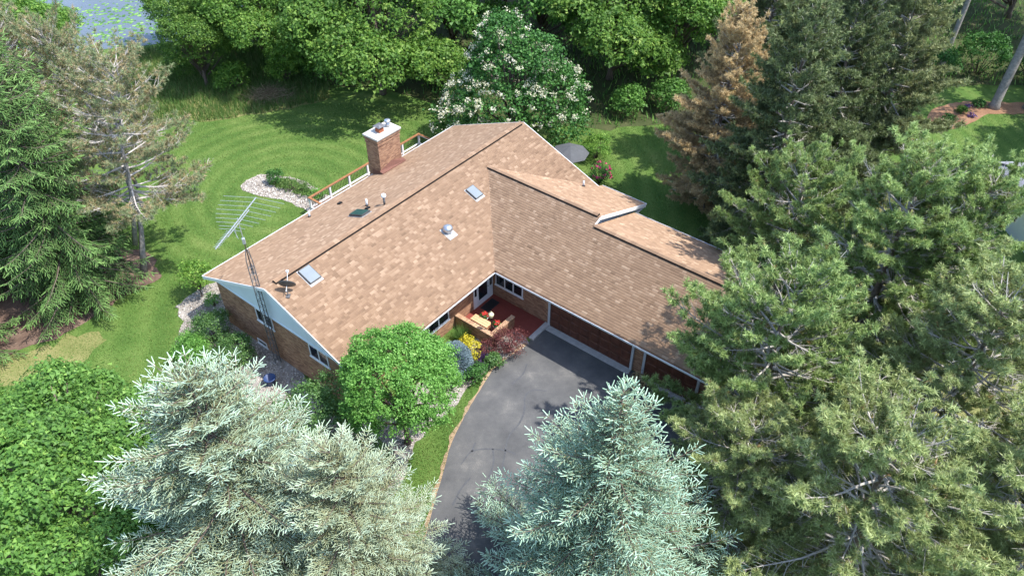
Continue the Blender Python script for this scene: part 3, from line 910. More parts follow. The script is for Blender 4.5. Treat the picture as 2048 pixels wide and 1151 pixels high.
mb = MB(); mb.bar(Vector((E2U, -V2, HE)) + o, Vector((A2, -V2, HR2)) + o, 0.03, 0.18); mb.build('rake_board', M['white'], roof)
mb = MB()
mb.box(UA + 0.3, 1.2, 0.03, 1.15, 2.83, 2.85)
mb.build('soffit', M['white'], roof)
mb = MB(); mb.box(0.03, 1.2, -V2 + 0.05, 0.02, 2.835, 2.855); mb.build('soffit', M['white'], roof)
mb = MB(); mb.box(UA + 0.3, UB - 0.3, 10.65, DD - 0.03, 2.83, 2.85); mb.build('soffit', M['white'], roof)
mb = MB(); mb.box(9.35, E1U - 0.03, -V1 + 0.05, 0.4, 2.72, 2.74); mb.build('soffit', M['white'], roof)
mb = MB(); mb.box(8.15, E2U - 0.03, -V2 + 0.05, -V1 - 0.02, 2.83, 2.85); mb.build('soffit', M['white'], roof)

# --- brick walls
GW = -9.24


def wall(*bx):
    mb = MB(); mb.box(*bx); return mb.build('wall', M['brick'], house)


wall(GW, GW + 0.22, 1.1, 10.72, -0.2, 2.97)
wall(GW + 0.22, 1.15, 1.1, 1.32, -0.2, 2.828)
wall(GW + 0.22, 9.35, 10.5, 10.72, -0.2, 2.828)
wall(9.13, 9.35, -2.6, 10.5, -0.2, 2.718)
wall(1.15, 1.37, -11.9, 1.1, -0.2, 2.828)
wall(1.37, 8.2, -11.9, -11.68, -0.2, 2.97)
wall(7.98, 8.2, -11.68, -2.6, -0.2, 2.828)
wall(8.2, 9.13, -2.6, -2.4, -0.2, 2.718)
g = MB(); g.add([(GW - 0.02, 0.16, 2.97), (GW - 0.02, DD - 0.16, 2.97), (GW - 0.02, WM, HR - 0.13), (GW + 0.1, 0.16, 2.97), (GW + 0.1, DD - 0.16, 2.97), (GW + 0.1, WM, HR - 0.13)], [(0, 1, 2), (5, 4, 3), (0, 3, 4, 1), (1, 4, 5, 2), (2, 5, 3, 0)])
g.build('gable_siding', M['siding'], house)['label'] = 'pale grey painted gable triangle above the brick'
for k in range(1, 12):   # battens: fine vertical joints of the siding
    pass
g = MB(); g.bar((GW - 0.035, 0.16, 2.955), (GW - 0.035, DD - 0.16, 2.955), 0.03, 0.09); g.build('gable_trim', M['siding'], house)
g = MB(); g.add([(9.3, 0.3, 2.97), (9.3, DD - 0.2, 2.97), (9.3, WM, HR - 0.13), (9.4, 0.3, 2.97), (9.4, DD - 0.2, 2.97), (9.4, WM, HR - 0.13)], [(2, 1, 0), (3, 4, 5), (1, 4, 3, 0), (2, 5, 4, 1), (0, 3, 5, 2)])
g.build('gable_siding', M['siding'], house)
g = MB(); g.add([(0.2, -11.95, 2.97), (E2U - 0.2, -11.95, 2.97), (A2, -11.95, HR2 - 0.12), (0.2, -11.85, 2.97), (E2U - 0.2, -11.85, 2.97), (A2, -11.85, HR2 - 0.12)], [(0, 1, 2), (5, 4, 3), (0, 3, 4, 1), (1, 4, 5, 2), (2, 5, 3, 0)])
g.build('gable_siding', M['siding'], house)
g = MB(); g.add([(A2 + 0.1, -2.7, HR2 - 0.3), (E1U - 0.7, -2.7, 2.73), (E1U - 0.7, -2.7, z1(E1U - 0.7) - 0.1), (A1, -2.7, HR1 - 0.1), (A2 + 0.1, -2.55, HR2 - 0.3), (E1U - 0.7, -2.55, 2.73), (E1U - 0.7, -2.55, z1(E1U - 0.7) - 0.1), (A1, -2.55, HR1 - 0.1)],
               [(0, 1, 2, 3), (7, 6, 5, 4), (0, 4, 5, 1), (1, 5, 6, 2), (2, 6, 7, 3), (3, 7, 4, 0)])
g.build('step_siding', M['siding'], house)


def window(axis, at, a0, a1, z0, z1_, panes=1, out=-1, sill=True):
    """axis 'x': wall at x=at, opening along y; axis 'y': wall at y=at, opening along x; out = outward sign"""
    def bx(mb, a, b, c, d, p, q):
        if axis == 'x': mb.box(at + out * p, at + out * q, a, b, c, d)
        else: mb.box(a, b, at + out * p, at + out * q, c, d)
    fw = 0.06
    fr = MB()
    bx(fr, a0, a1, z1_ - fw, z1_, -0.02, 0.035); bx(fr, a0, a0 + fw, z0, z1_ - fw, -0.02, 0.035); bx(fr, a1 - fw, a1, z0, z1_ - fw, -0.02, 0.035)
    bx(fr, a0 + fw, a1 - fw, z0, z0 + fw, -0.02, 0.035)
    f = fr.build('window', M['white'], house)
    step = (a1 - a0 - 2 * fw) / panes
    for i in range(panes):
        g = MB(); bx(g, a0 + fw + i * step + (0.035 if i else 0), a0 + fw + (i + 1) * step - (0.035 if i < panes - 1 else 0), z0 + fw, z1_ - fw, 0.002, 0.012)
        g.build('pane', M['glass'], f)
        if i:
            m = MB(); bx(m, a0 + fw + i * step - 0.035, a0 + fw + i * step + 0.035, z0 + fw, z1_ - fw, -0.02, 0.034); m.build('mullion', M['white'], f)
    if sill:
        s = MB(); bx(s, a0 - 0.05, a1 + 0.05, z0 - 0.06, z0 - 0.002, -0.02, 0.06); s.build('sill', M['white'], f)
    return f


window('x', GW, 6.35, 7.62, 1.75 + 0.3, 2.9, 2)
window('x', GW, 2.35, 3.68, 2.05, 2.9, 2)
window('x', GW, 7.5, 8.25, 0.05, 0.38, 1)
window('y', 1.1, -4.0, -2.46, 0.88, 2.3, 2)
window('x', 1.15, -0.97, 0.9, 0.92, 2.3, 3)
window('y', 10.72, -6.5, -4.7, 0.9, 2.3, 2, out=1)
window('y', 10.72, 5.2, 8.2, 0.3, 2.35, 3, out=1)

# entrance door with glass panel and sidelights
d = MB(); d.box(-0.5, 1.08, 1.06, 1.12, 0.1, 2.35)
ed = d.build('entrance_door', M['white'], house)
ed['label'] = 'white entrance door with glass panel and narrow sidelights'
for (a, b, c, e) in ((-0.43, -0.27, 0.95, 2.2), (-0.1, 0.6, 0.5, 2.2), (0.83, 1.0, 0.95, 2.2)):
    p = MB(); p.box(a, b, 1.048, 1.062, c, e); p.build('pane', M['glass'], ed)
for (a, b) in ((-0.22, -0.18), (0.72, 0.76)):
    p = MB(); p.box(a, b, 1.035, 1.062, 0.12, 2.3); p.build('jamb', M['white'], ed)
p = MB(); p.tube([(0.66, 1.06, 1.05), (0.66, 1.01, 1.05), (0.6, 1.01, 1.05)], 0.014, 6); p.build('handle', M['black'], ed)
p = MB(); p.lathe([(0.03, -0.06), (0.03, 0.06)], (0.9, 1.05, 1.72), 8); p.build('door_bell', M['black'], ed)


def garage_door(v0, v1, cols):
    d = MB(); d.box(1.1, 1.16, -v1, -v0, 0.05, 2.3)
    gd = d.build('garage_door', M['door'], house)
    w = (v1 - v0) / cols
    for c in range(cols):
        for r in range(4):
            z0 = 0.05 + r * 0.5625
            p = MB(); y0 = -v1 + c * w
            p.add([(1.098, y0 + 0.05, z0 + 0.05), (1.098, y0 + w - 0.05, z0 + 0.05), (1.098, y0 + w - 0.05, z0 + 0.51), (1.098, y0 + 0.05, z0 + 0.51),
                   (1.07, y0 + 0.1, z0 + 0.1), (1.07, y0 + w - 0.1, z0 + 0.1), (1.07, y0 + w - 0.1, z0 + 0.46), (1.07, y0 + 0.1, z0 + 0.46)],
                  [(4, 7, 6, 5), (0, 4, 5, 1), (1, 5, 6, 2), (2, 6, 7, 3), (3, 7, 4, 0), (0, 1, 2, 3)])
            p.build('panel', M['door'], gd)
    for r in range(1, 4):
        p = MB(); p.box(1.085, 1.101, -v1, -v0, 0.05 + r * 0.5625 - 0.012, 0.05 + r * 0.5625 + 0.012); p.build('rail', M['door'], gd)
    for y in (-v0 + 0.0, -v1 - 0.13):
        p = MB(); p.box(1.05, 1.18, y, y + 0.13, 0.02, 2.42); p.build('casing', M['casing'], gd)
    p = MB(); p.box(1.05, 1.18, -v1, -v0, 2.3, 2.42); p.build('casing', M['casing'], gd)
    p = MB(); p.box(0.72, 1.14, -v1 - 0.13, -v0 + 0.13, -0.05, 0.045); p.build('threshold', M['concrete'], gd, bevel=0.01)


garage_door(2.83, 7.75, 8)
garage_door(8.55, 11.3, 4)

# --- chimney
c = MB(); c.box(2.4, 4.15, 10.6, 11.62, -0.1, 5.62)
ch = c.build('chimney', M['brick'], house)
for k, (e, a, b) in enumerate(((0.03, 5.2, 5.3), (0.05, 5.42, 5.6))):
    c = MB(); c.box(2.4 - e, 4.15 + e, 10.6 - e, 11.62 + e, a, b); c.build('corbel', M['brick'], ch)
c = MB(); c.box(2.3, 4.25, 10.5, 11.72, 5.605, 5.72); c.build('chimney_crown', M['caps'], ch, bevel=0.02)
c = MB(); c.box(2.95, 3.3, 10.95, 11.3, 5.72, 5.95); c.build('flue', M['clay'], ch)
c = MB()
for x in (2.97, 3.26):
    for y in (10.97, 11.26): c.box(x, x + 0.02, y, y + 0.02, 5.95, 6.08)
c.add([(2.85, 10.85, 6.08), (3.4, 10.85, 6.08), (3.4, 11.4, 6.08), (2.85, 11.4, 6.08), (3.02, 11.02, 6.15), (3.23, 11.02, 6.15), (3.23, 11.23, 6.15), (3.02, 11.23, 6.15)],
      [(3, 2, 1, 0), (4, 5, 6, 7), (0, 1, 5, 4), (1, 2, 6, 5), (2, 3, 7, 6), (3, 0, 4, 7)])
c.build('flue_cap', M['steel'], ch)
c = MB(); c.lathe([(0.12, 5.72), (0.12, 5.95), (0.08, 5.97), (0.08, 6.03), (0.19, 6.05), (0.19, 6.12), (0.14, 6.17)], (3.82, 11.15, 0), 16); c.build('metal_flue', M['galv'], ch, True)
c = MB(); c.slab([(2.3, 10.35, zr(10.35) + 0.05), (4.25, 10.35, zr(10.35) + 0.05), (4.25, 10.6, zr(10.6) + 0.22), (3.3, 10.6, zr(10.6) + 0.5), (2.3, 10.6, zr(10.6) + 0.22)], 0.2); c.build('chimney_flashing', M['flash'], ch)
c = MB(); c.box(2.37, 2.4, 10.45, 11.3, zr(11.3) - 0.03, zr(10.6) + 0.1); c.build('side_flashing', M['flash'], ch)

# --- roof fittings
def on_front(u, v): return Vector((u, -v, zf(-v)))
def on_rear(u, v): return Vector((u, -v, zr(-v)))


def skylight(p, sy, w, l, gl):
    """p centre on slope; sy = +1 slope rises with +y"""
    ey = Vector((0, 1, S1 * sy)).normalized(); ex = Vector((1, 0, 0)); n = ex.cross(ey)
    mt = Matrix.Translation(p) @ Matrix((ex, ey, n)).transposed().to_4x4()
    f = MB()
    for (a, b, c_, d_) in ((-w, w, -l, -l + 0.05), (-w, w, l - 0.05, l), (-w, -w + 0.05, -l + 0.05, l - 0.05), (w - 0.05, w, -l + 0.05, l - 0.05)): f.box(a, b, c_, d_, 0.0, 0.13)
    o = f.build('skylight', M['frame'], house); o.matrix_local = mt
    g = MB(); g.box(-w + 0.03, w - 0.03, -l + 0.03, l - 0.03, 0.1, 0.136); gl_o = g.build('pane', gl, o)
    s = MB(); s.box(-w - 0.05, w + 0.05, -l - 0.12 if sy > 0 else -l - 0.05, l + 0.05 if sy > 0 else l + 0.12, 0.0, 0.02); s.build('flashing', M['lead'], o)


skylight(on_front(2.95, -3.84), 1, 0.3, 0.4, M['skyglass'])
skylight(on_front(-7.49, -5.05), 1, 0.33, 0.44, M['skyglass'])
skylight(on_rear(-2.38, -7.1), -1, 0.3, 0.55, M['greenglass'])
p = on_front(-0.2, -2.95)
v = MB(); v.lathe([(0.2, 0.0), (0.2, 0.2), (0.27, 0.22), (0.28, 0.3), (0.24, 0.4), (0.14, 0.47), (0.02, 0.49)], p + Vector((0, 0, -0.05)), 18)
o = v.build('roof_vent', M['galv'], house, True)
v = MB(); v.slab([(p.x - 0.3, p.y - 0.42, zf(p.y - 0.42) + 0.03), (p.x + 0.3, p.y - 0.42, zf(p.y - 0.42) + 0.03), (p.x + 0.3, p.y + 0.3, zf(p.y + 0.3) + 0.03), (p.x - 0.3, p.y + 0.3, zf(p.y + 0.3) + 0.03)], 0.03); v.build('flashing', M['lead'], o)
for (u, v_, h, r, mt) in ((-1.45, -7.59, 0.4, 0.055, 'white'), (-3.04, -10.66, 0.33, 0.055, 'white')):
    q = on_rear(u, v_); v = MB(); v.lathe([(r, -0.05), (r, h), (r * 0.75, h + 0.01)], q, 12); o = v.build('vent_pipe', M[mt], house, True)
    v = MB(); v.lathe([(r + 0.06, -0.04), (r + 0.02, 0.07)], q, 12); v.build('boot', M['black'], o)
q = on_rear(-1.23, -6.42); v = MB(); v.lathe([(0.06, -0.05), (0.06, 0.5)], q, 12); o = v.build('flue_pipe', M['steel'], house, True)
v = MB(); v.lathe([(0.1, 0.47), (0.13, 0.52), (0.13, 0.6), (0.09, 0.66), (0.02, 0.68)], q, 14); v.build('cap', M['white'], o, True)
for (u, v_) in ((-1.41, -9.95), (-1.75, -7.2)):
    q = on_rear(u, v_); v = MB(); v.hexa([q + Vector(t) for t in ((-.14, -.14, -0.02), (.14, -.14, -0.02), (.14, .14, -.08), (-.14, .14, -.08), (-.1, -.1, .12), (.1, -.1, .12), (.1, .1, .06), (-.1, .1, .06))]); v.build('low_vent', M['black'], house)
q = Vector((8.57, 0.4, z1(8.57))); v = MB(); v.lathe([(0.055, -0.05), (0.055, 0.35), (0.04, 0.36)], q, 12); o = v.build('vent_pipe', M['white'], house, True)
v = MB(); v.lathe([(0.12, -0.05), (0.075, 0.07)], q, 12); v.build('boot', M['black'], o)

# porch floor, concrete step
pf = MB(); pf.prism([(-1.86, 1.09), (1.14, 1.09), (1.14, -2.5), (-0.29, -2.5), (-0.29, -1.2), (-1.86, -1.2)], -0.1, 0.1); pf.build('porch_floor', M['redfloor'], house, bevel=0.01)
pf = MB(); pf.box(-0.33, 1.14, -2.8, -2.503, -0.1, 0.12); pf.build('porch_step', M['concrete'], house, bevel=0.015)

# ------------------------------------------------------------------ things round the house
def at_house(u, v, z=0.0):
    x, y = hw(u, v); return (x, y, z)


w = thing('planter_wall', 'low brick wall enclosing the red porch, with flat brick coping', 'wall', at_house(-1.9, 0), TH)
m = MB(); m.box(-0.1, 0.1, -1.42, 1.08, -0.1, 0.74); m.box(0.1, 1.75, -1.42, -1.22, -0.1, 0.74); m.build('wall', M['brick'], w)
n = 0
for k in range(12):
    m = MB(); m.box(-0.13, 0.13, -1.2 + k * 0.19, -1.2 + k * 0.19 + 0.182, 0.741, 0.81); m.build('coping_brick', M['capbrick'], w, bevel=0.006)
for k in range(10):
    m = MB(); m.box(-0.13 + k * 0.19, -0.13 + k * 0.19 + 0.182, -1.45, -1.205, 0.741, 0.81); m.build('coping_brick', M['capbrick'], w, bevel=0.006)

b = thing('porch_bench', 'pale tan wooden plank bench on the red porch floor', 'bench', at_house(-1.25, 0.06, 0.1), TH)
for k in range(3):
    m = MB(); x = -0.23 + k * 0.155; m.box(x, x + 0.147, -0.56, 0.56, 0.38, 0.425); m.build('seat_plank', M['bench'], b, bevel=0.008)
for y in (-0.45, 0.4):
    m = MB(); m.add([(-0.2, y, 0), (0.2, y, 0), (0.17, y, 0.379), (-0.17, y, 0.379), (-0.2, y + 0.06, 0), (0.2, y + 0.06, 0), (0.17, y + 0.06, 0.379), (-0.17, y + 0.06, 0.379)],
                     [(0, 1, 2, 3), (7, 6, 5, 4), (0, 4, 5, 1), (1, 5, 6, 2), (2, 6, 7, 3), (3, 7, 4, 0)]); m.build('leg', M['bench'], b)
m = MB(); m.box(-0.03, 0.03, -0.38, 0.39, 0.2, 0.28); m.build('stretcher', M['bench'], b)

red = leaf_mat('red_petals', [(0, (0.45, 0.02, 0.02, 1)), (0.6, (0.7, 0.06, 0.05, 1)), (1, (0.8, 0.2, 0.15, 1))], 0.2)
grn = leaf_mat('pot_leaves', [(0, (0.03, 0.09, 0.015, 1)), (1, (0.12, 0.24, 0.05, 1))], 0.3)
for i, (u, v_, lb) in enumerate(((-0.86, -0.05, 'white pot of red geraniums between bench and entrance door'), (-0.95, 0.92, 'white pot of red geraniums in the corner of the porch wall'))):
    t = thing('flower_pot', lb, 'flower pot', at_house(u, v_, 0.1), 0, 'geranium pots')
    m = MB(); m.lathe([(0.13, 0), (0.2, 0.3), (0.22, 0.3), (0.22, 0.35), (0.19, 0.35), (0.18, 0.3)], (0, 0, 0), 18); m.build('pot', M['pot'], t, True)
    rg = np.random.default_rng(40 + i)
    V, F, ti, _ = crown(rg, [((0, 0, 0.42), (0.2, 0.2, 0.16))], 260, 0.07, 0.07, 8, 0.9, 0.3); mobj('leaves', np_mesh('leaves', V, [F], ti), grn, t)
    V, F, ti, _ = crown(rg, [((0.02, 0, 0.5), (0.2, 0.2, 0.14))], 130, 0.07, 0.05, 12, 0.9, 0.42); mobj('blossoms', np_mesh('blossoms', V, [F], ti), red, t)

t = thing('door_mat', 'dark rectangular door mat in front of the entrance door', 'door mat', at_house(0.3, -0.62, 0.1), TH)
m = MB(); m.box(-0.5, 0.5, -0.28, 0.28, 0.002, 0.014); m.build('mat', M['mat'], t)
m = MB()
for k in range(9): m.box(-0.45, 0.45, -0.24 + k * 0.055, -0.24 + k * 0.055 + 0.03, 0.0145, 0.02)
m.build('ribs', M['black'], t)

t = thing('lamp_post', 'black garden lamp post with small pale lantern at the porch wall corner', 'lamp post', at_house(-1.68, 1.12, 0.1), TH)
m = MB(); m.lathe([(0.07, 0), (0.07, 0.08), (0.035, 0.12), (0.032, 1.55), (0.05, 1.57), (0.03, 1.6)], (0, 0, 0), 12); m.build('post', M['black'], t, True)
m = MB(); m.lathe([(0.05, 1.6), (0.1, 1.66), (0.12, 1.82)], (0, 0, 0), 8); m.build('lantern', M['lantern'], t)
m = MB(); m.lathe([(0.15, 1.82), (0.12, 1.88), (0.03, 1.97), (0.015, 2.03)], (0, 0, 0), 8); m.build('lantern_cap', M['lantern'], t)

# deck behind the house
dk = thing('deck', 'rear deck with white rail posts, black balusters and wood handrail', 'deck', (0, 0, 0), TH)
for k in range(28):
    m = MB(); m.box(-0.15, 9.65, 10.74 + k * 0.141, 10.74 + k * 0.141 + 0.133, 0.37, 0.405); m.build('deck_board', M['wood'], dk)
m = MB(); m.box(-0.12, 9.62, 10.76, 10.8, 0.0, 0.368); m.box(-0.12, 9.62, 14.6, 14.64, 0.0, 0.368); m.box(-0.12, -0.08, 10.8, 14.6, 0.0, 0.368); m.box(9.58, 9.62, 10.8, 14.6, 0, 0.368); m.build('deck_frame', M['wood'], dk)
px = [-0.1 + 9.7 * k / 6 for k in range(7)]
for x in px:
    m = MB(); m.box(x - 0.055, x + 0.055, 14.585, 14.695, 0.406, 1.27); m.build('post', M['white'], dk)
for x in (-0.1, 9.6):
    for y in (12.7, 10.85):
        m = MB(); m.box(x - 0.055, x + 0.055, y - 0.055, y + 0.055, 0.406, 1.27); m.build('post', M['white'], dk)
    m = MB(); m.box(x - 0.075, x + 0.075, 10.78, 14.56, 1.272, 1.31); m.build('top_rail', M['wood'], dk)
    m = MB(); m.box(x - 0.03, x + 0.03, 10.9, 14.58, 0.52, 0.6); m.build('bottom_rail', M['white'], dk)
    m = MB(); m.box(x - 0.03, x + 0.03, 10.9, 14.58, 1.19, 1.268); m.build('under_rail', M['white'], dk)
m = MB(); m.box(-0.18, 9.68, 14.562, 14.72, 1.271, 1.311); m.build('top_rail', M['wood'], dk)
for i in range(6):
    a, b = px[i] + 0.056, px[i + 1] - 0.056
    m = MB(); m.box(a, b, 14.61, 14.67, 0.52, 0.62); m.build('bottom_rail', M['white'], dk)
    m = MB(); m.box(a, b, 14.62, 14.66, 1.2, 1.268); m.build('under_rail', M['white'], dk)
bal = MB().box(-0.009, 0.009, -0.009, 0.009, 0, 0.58); bo = None
for i in range(6):
    a, b = px[i] + 0.056, px[i + 1] - 0.056
    for k in range(12):
        x = a + (b - a) * (k + 0.5) / 12
        if bo is None: bo = bal.build('baluster', M['black'], dk); o = bo
        else: o = link(bo.copy(), dk)
        o.location = (x, 14.64, 0.62)
for x in (-0.1, 9.6):
    for k in range(26):
        o = link(bo.copy(), dk); o.location = (x, 10.98 + k * 0.138, 0.605)

# TV tower with antenna
tx, ty = hw(-9.52, -6.35)
t = thing('antenna_tower', 'slim triangular lattice tower of dark steel standing against the gable wall', 'tower', (tx, ty, 0), R(20))
tri = [(0.16 * math.cos(a), 0.16 * math.sin(a)) for a in (R(90), R(210), R(330))]
for (x, y) in tri:
    m = MB(); m.tube([(x, y, 0), (x, y, 6.2), (x * 0.9, y * 0.9, 6.75), (x * 0.3, y * 0.3, 7.3)], 0.024, 6); m.build('leg', M['steel'], t)
k = 0; z = 0.3
while z < 6.7:
    m = MB()
    for i in range(3):
        a, b = tri[i], tri[(i + 1) % 3]
        m.tube([(a[0], a[1], z), (b[0], b[1], z)], 0.015, 4)
    m.build('rung', M['steel'], t)
    m = MB()
    if z < 6.2:
        for i in range(3):
            a, b = tri[i], tri[(i + 1) % 3]
            if k % 2: a, b = b, a
            m.tube([(a[0], a[1], z), (b[0], b[1], z + 0.4)], 0.008, 4)
        m.build('brace', M['steel'], t)
    z += 0.4; k += 1
m = MB(); m.tube([(0, 0, 6.3), (0, 0, 7.75)], 0.026, 8); m.build('mast', M['rust'], t)
m = MB(); m.box(-0.07, 0.07, -0.07, 0.07, 7.62, 7.92); m.build('rotor', M['alu'], t, bevel=0.02)
m = MB(); m.box(-0.05, 0.05, 0.12, 0.2, 5.75, 6.3); m.build('junction_box', M['steel'], t)
m = MB(); m.tube([(0, 0, 7.9), (0, 0, 9.0)], 0.02, 8); m.build('upper_mast', M['alu'], t)
m = MB(); m.tube([(0.02, 0.03, 7.9), (0.1, 0.02, 7.3), (0.14, -0.05, 6.4), (0.12, -0.1, 3.0), (0.12, -0.1, 0.2)], 0.008, 4); m.build('cable', M['black'], t)

ang = math.atan2(-1.77 + 5.4, -10.59 + 11.33)
t = thing('tv_antenna', 'silver rooftop television antenna with many rod elements on tall mast', 'antenna', (tx, ty, 8.87), ang)
m = MB(); m.box(-2.0, 1.75, -0.018, 0.018, -0.018, 0.018); m.build('boom', M['alu'], t)
m = MB(); m.box(-1.0, 1.0, -0.016, 0.016, -0.15, -0.12); m.build('lower_boom', M['alu'], t)
for i, (x, l) in enumerate([(1.7, 1.45), (1.35, 1.42), (1.02, 1.36), (0.7, 1.28), (0.38, 1.15), (0.08, 1.0), (-0.2, 0.84), (-0.46, 0.6), (-0.66, 0.5)]):
    m = MB(); m.tube([(x - l * 0.12, -l, 0.03), (x, 0, 0.025), (x - l * 0.12, l, 0.03)], 0.0085, 5); m.build('element', M['alu'], t)
for k in range(12):
    x = -0.8 - k * 0.1
    m = MB(); m.tube([(x, -0.13, 0.02), (x, 0.13, 0.02)], 0.009, 5); m.build('short_element', M['alu'], t)
m = MB(); m.tube([(-0.35, 0, 0), (-0.35, 0.04, -0.65)], 0.014, 5); m.tube([(-0.6, -0.2, -0.5), (-0.1, 0.25, -0.5)], 0.01, 5); m.build('reflector_stub', M['alu'], t)

# satellite dish on the roof near the rake
dp = on_front(-9.05, -4.72)
dx, dy = hw(-9.0, -4.78)
t = thing('satellite_dish', 'dark grey satellite dish on a short mast at the roof edge', 'satellite dish', (dx, dy, zf(4.78) + 0.02), 0)
m = MB(); m.tube([(0, 0, 0), (0, 0.02, 0.25), (0, 0.1, 0.5)], 0.025, 8); m.box(-0.09, 0.09, -0.12, 0.12, -0.02, 0.03); m.build('mount', M['steel'], t)
m = MB(); nr = 6; prof = [(0.40 * i / nr, 0.11 * (i / nr) ** 2) for i in range(nr + 1)]
prof = [(max(r, 0.004), z) for r, z in prof] + [(0.40 * (i / nr), 0.11 * (i / nr) ** 2 + 0.014) for i in range(nr, 0, -1)] + [(0.004, 0.014)]
m.lathe(prof, (0, 0, 0), 28)
o = m.build('dish', M['frame'], t, True); o.location = (0, 0.12, 0.5); o.rotation_euler = (R(-62), 0, 0)
m = MB(); m.tube([(0, -0.12, 0.38), (0, 0.35, 0.62), (0, 0.62, 0.92)], 0.014, 6); m.build('feed_arm', M['white'], t)
m = MB(); m.box(-0.06, 0.06, 0.58, 0.68, 0.9, 1.0); m.build('feed_horn', M['white'], t, bevel=0.01)

# patio umbrella, beyond the right gable
t = thing('patio_umbrella', 'grey canvas patio umbrella beside the far gable', 'umbrella', (4.6, 13.0, 0))
m = MB(); m.tube([(0, 0, 0), (0, 0, 2.4)], 0.03, 8); m.build('pole', M['white'], t)
m = MB(); m.lathe([(0.3, 0), (0.3, 0.06), (0.05, 0.1)], (0, 0, 0), 14); m.build('base', M['concrete'], t)
m = MB(); n = 8
vs = [(0, 0, 2.55)] + [(1.25 * math.cos(2 * math.pi * k / n), 1.25 * math.sin(2 * math.pi * k / n), 2.05) for k in range(n)]
m.add(vs + [(0, 0, 2.53)] + [(v[0] * 0.99, v[1] * 0.99, v[2] - 0.015) for v in vs[1:]], [(0, 1 + k, 1 + (k + 1) % n) for k in range(n)] + [(n + 1, n + 2 + (k + 1) % n, n + 2 + k) for k in range(n)] + [(1 + k, n + 2 + k, n + 2 + (k + 1) % n, 1 + (k + 1) % n) for k in range(n)])
m.build('canopy', M['umbrella'], t)
for k in range(n):
    m = MB(); v = vs[1 + k]; m.tube([(0, 0, 2.5), (v[0] * 0.97, v[1] * 0.97, v[2] - 0.03)], 0.01, 4); m.build('rib', M['white'], t)

# blue tub by the wall
t = thing('plastic_tub', 'small dark blue plastic tub on the pebbles beside the gable wall', 'tub', (-10.9, -5.0, 0.0), R(30))
m = MB(); m.lathe([(0.2, 0.0), (0.27, 0.42), (0.3, 0.42), (0.3, 0.46), (0.25, 0.46), (0.19, 0.06)], (0, 0, 0), 18); m.build('tub', M['tarp'], t, True)

# boulders in the front bed
def boulder(x, y, sx, sy, sz, seed, label, name='boulder'):
    import bmesh
    bm = bmesh.new(); bmesh.ops.create_icosphere(bm, subdivisions=3, radius=1)
    rg = np.random.default_rng(seed); ph = rg.uniform(0, 6, 9)
    for v in bm.verts:
        c = v.co; k = 1 + 0.16 * math.sin(3 * c.x + ph[0]) * math.cos(2.5 * c.y + ph[1]) + 0.1 * math.sin(5 * c.z + ph[2] + 2 * c.x) + 0.05 * math.sin(9 * c.y + ph[3])
        v.co = Vector((c.x * sx * k, c.y * sy * k, max(c.z * sz * k, -0.2 * sz)))
    me = bpy.data.meshes.new(name); bm.to_mesh(me); bm.free()
    o = mobj(name, me, M['rock']); o.location = (x, y, 0.15 * sz)
    return tag(o, label, 'boulder', 'boulders in the front bed')


boulder(-4.9, -10.0, 0.42, 0.36, 0.42, 1, 'grey boulder on pebbles behind the round green tree')
boulder(-4.2, -9.5, 0.25, 0.3, 0.2, 2, 'small flat boulder next to a bigger grey boulder')

# neighbour's house, glimpsed behind the pines
nbh = thing('neighbour_house', 'neighbouring house with light grey shingle roof behind the pines', 'house', (37.2, 4.4, 0), R(2))
m = MB(); m.box(-6, 7, -8, 6.2, -0.1, 2.8); m.build('wall', M['siding'], nbh)
m = MB(); m.slab([(-6.6, -8.6, 2.8), (7.6, -8.6, 2.8), (4, -1.2, 5.6), (-2.2, -1.2, 5.6)], 0.12); m.slab([(7.6, 6.8, 2.8), (-6.6, 6.8, 2.8), (-2.2, -1.2, 5.6), (4, -1.2, 5.6)], 0.12)
m.slab([(-6.6, 6.8, 2.8), (-6.6, -8.6, 2.8), (-2.2, -1.2, 5.6)], 0.12); m.slab([(7.6, -8.6, 2.8), (7.6, 6.8, 2.8), (4, -1.2, 5.6)], 0.12)
nr_ = m.build('roof', M['greyroof'], nbh)
m = MB(); m.tube([(-6.6, 6.8, 2.83), (-2.2, -1.2, 5.63), (4, -1.2, 5.63), (7.6, 6.8, 2.83)], 0.07, 5); m.build('hip_cap', M['frame'], nr_)
for (y0, y1) in ((-6, -4.4), (-1, 0.8), (3, 4.4)):
    m = MB(); m.box(-6.04, -5.98, y0, y1, 0.9, 2.2); f = m.build('window', M['white'], nbh)
    m = MB(); m.box(-6.06, -6.035, y0 + 0.07, y1 - 0.07, 0.97, 2.13); m.build('pane', M['glass'], f)

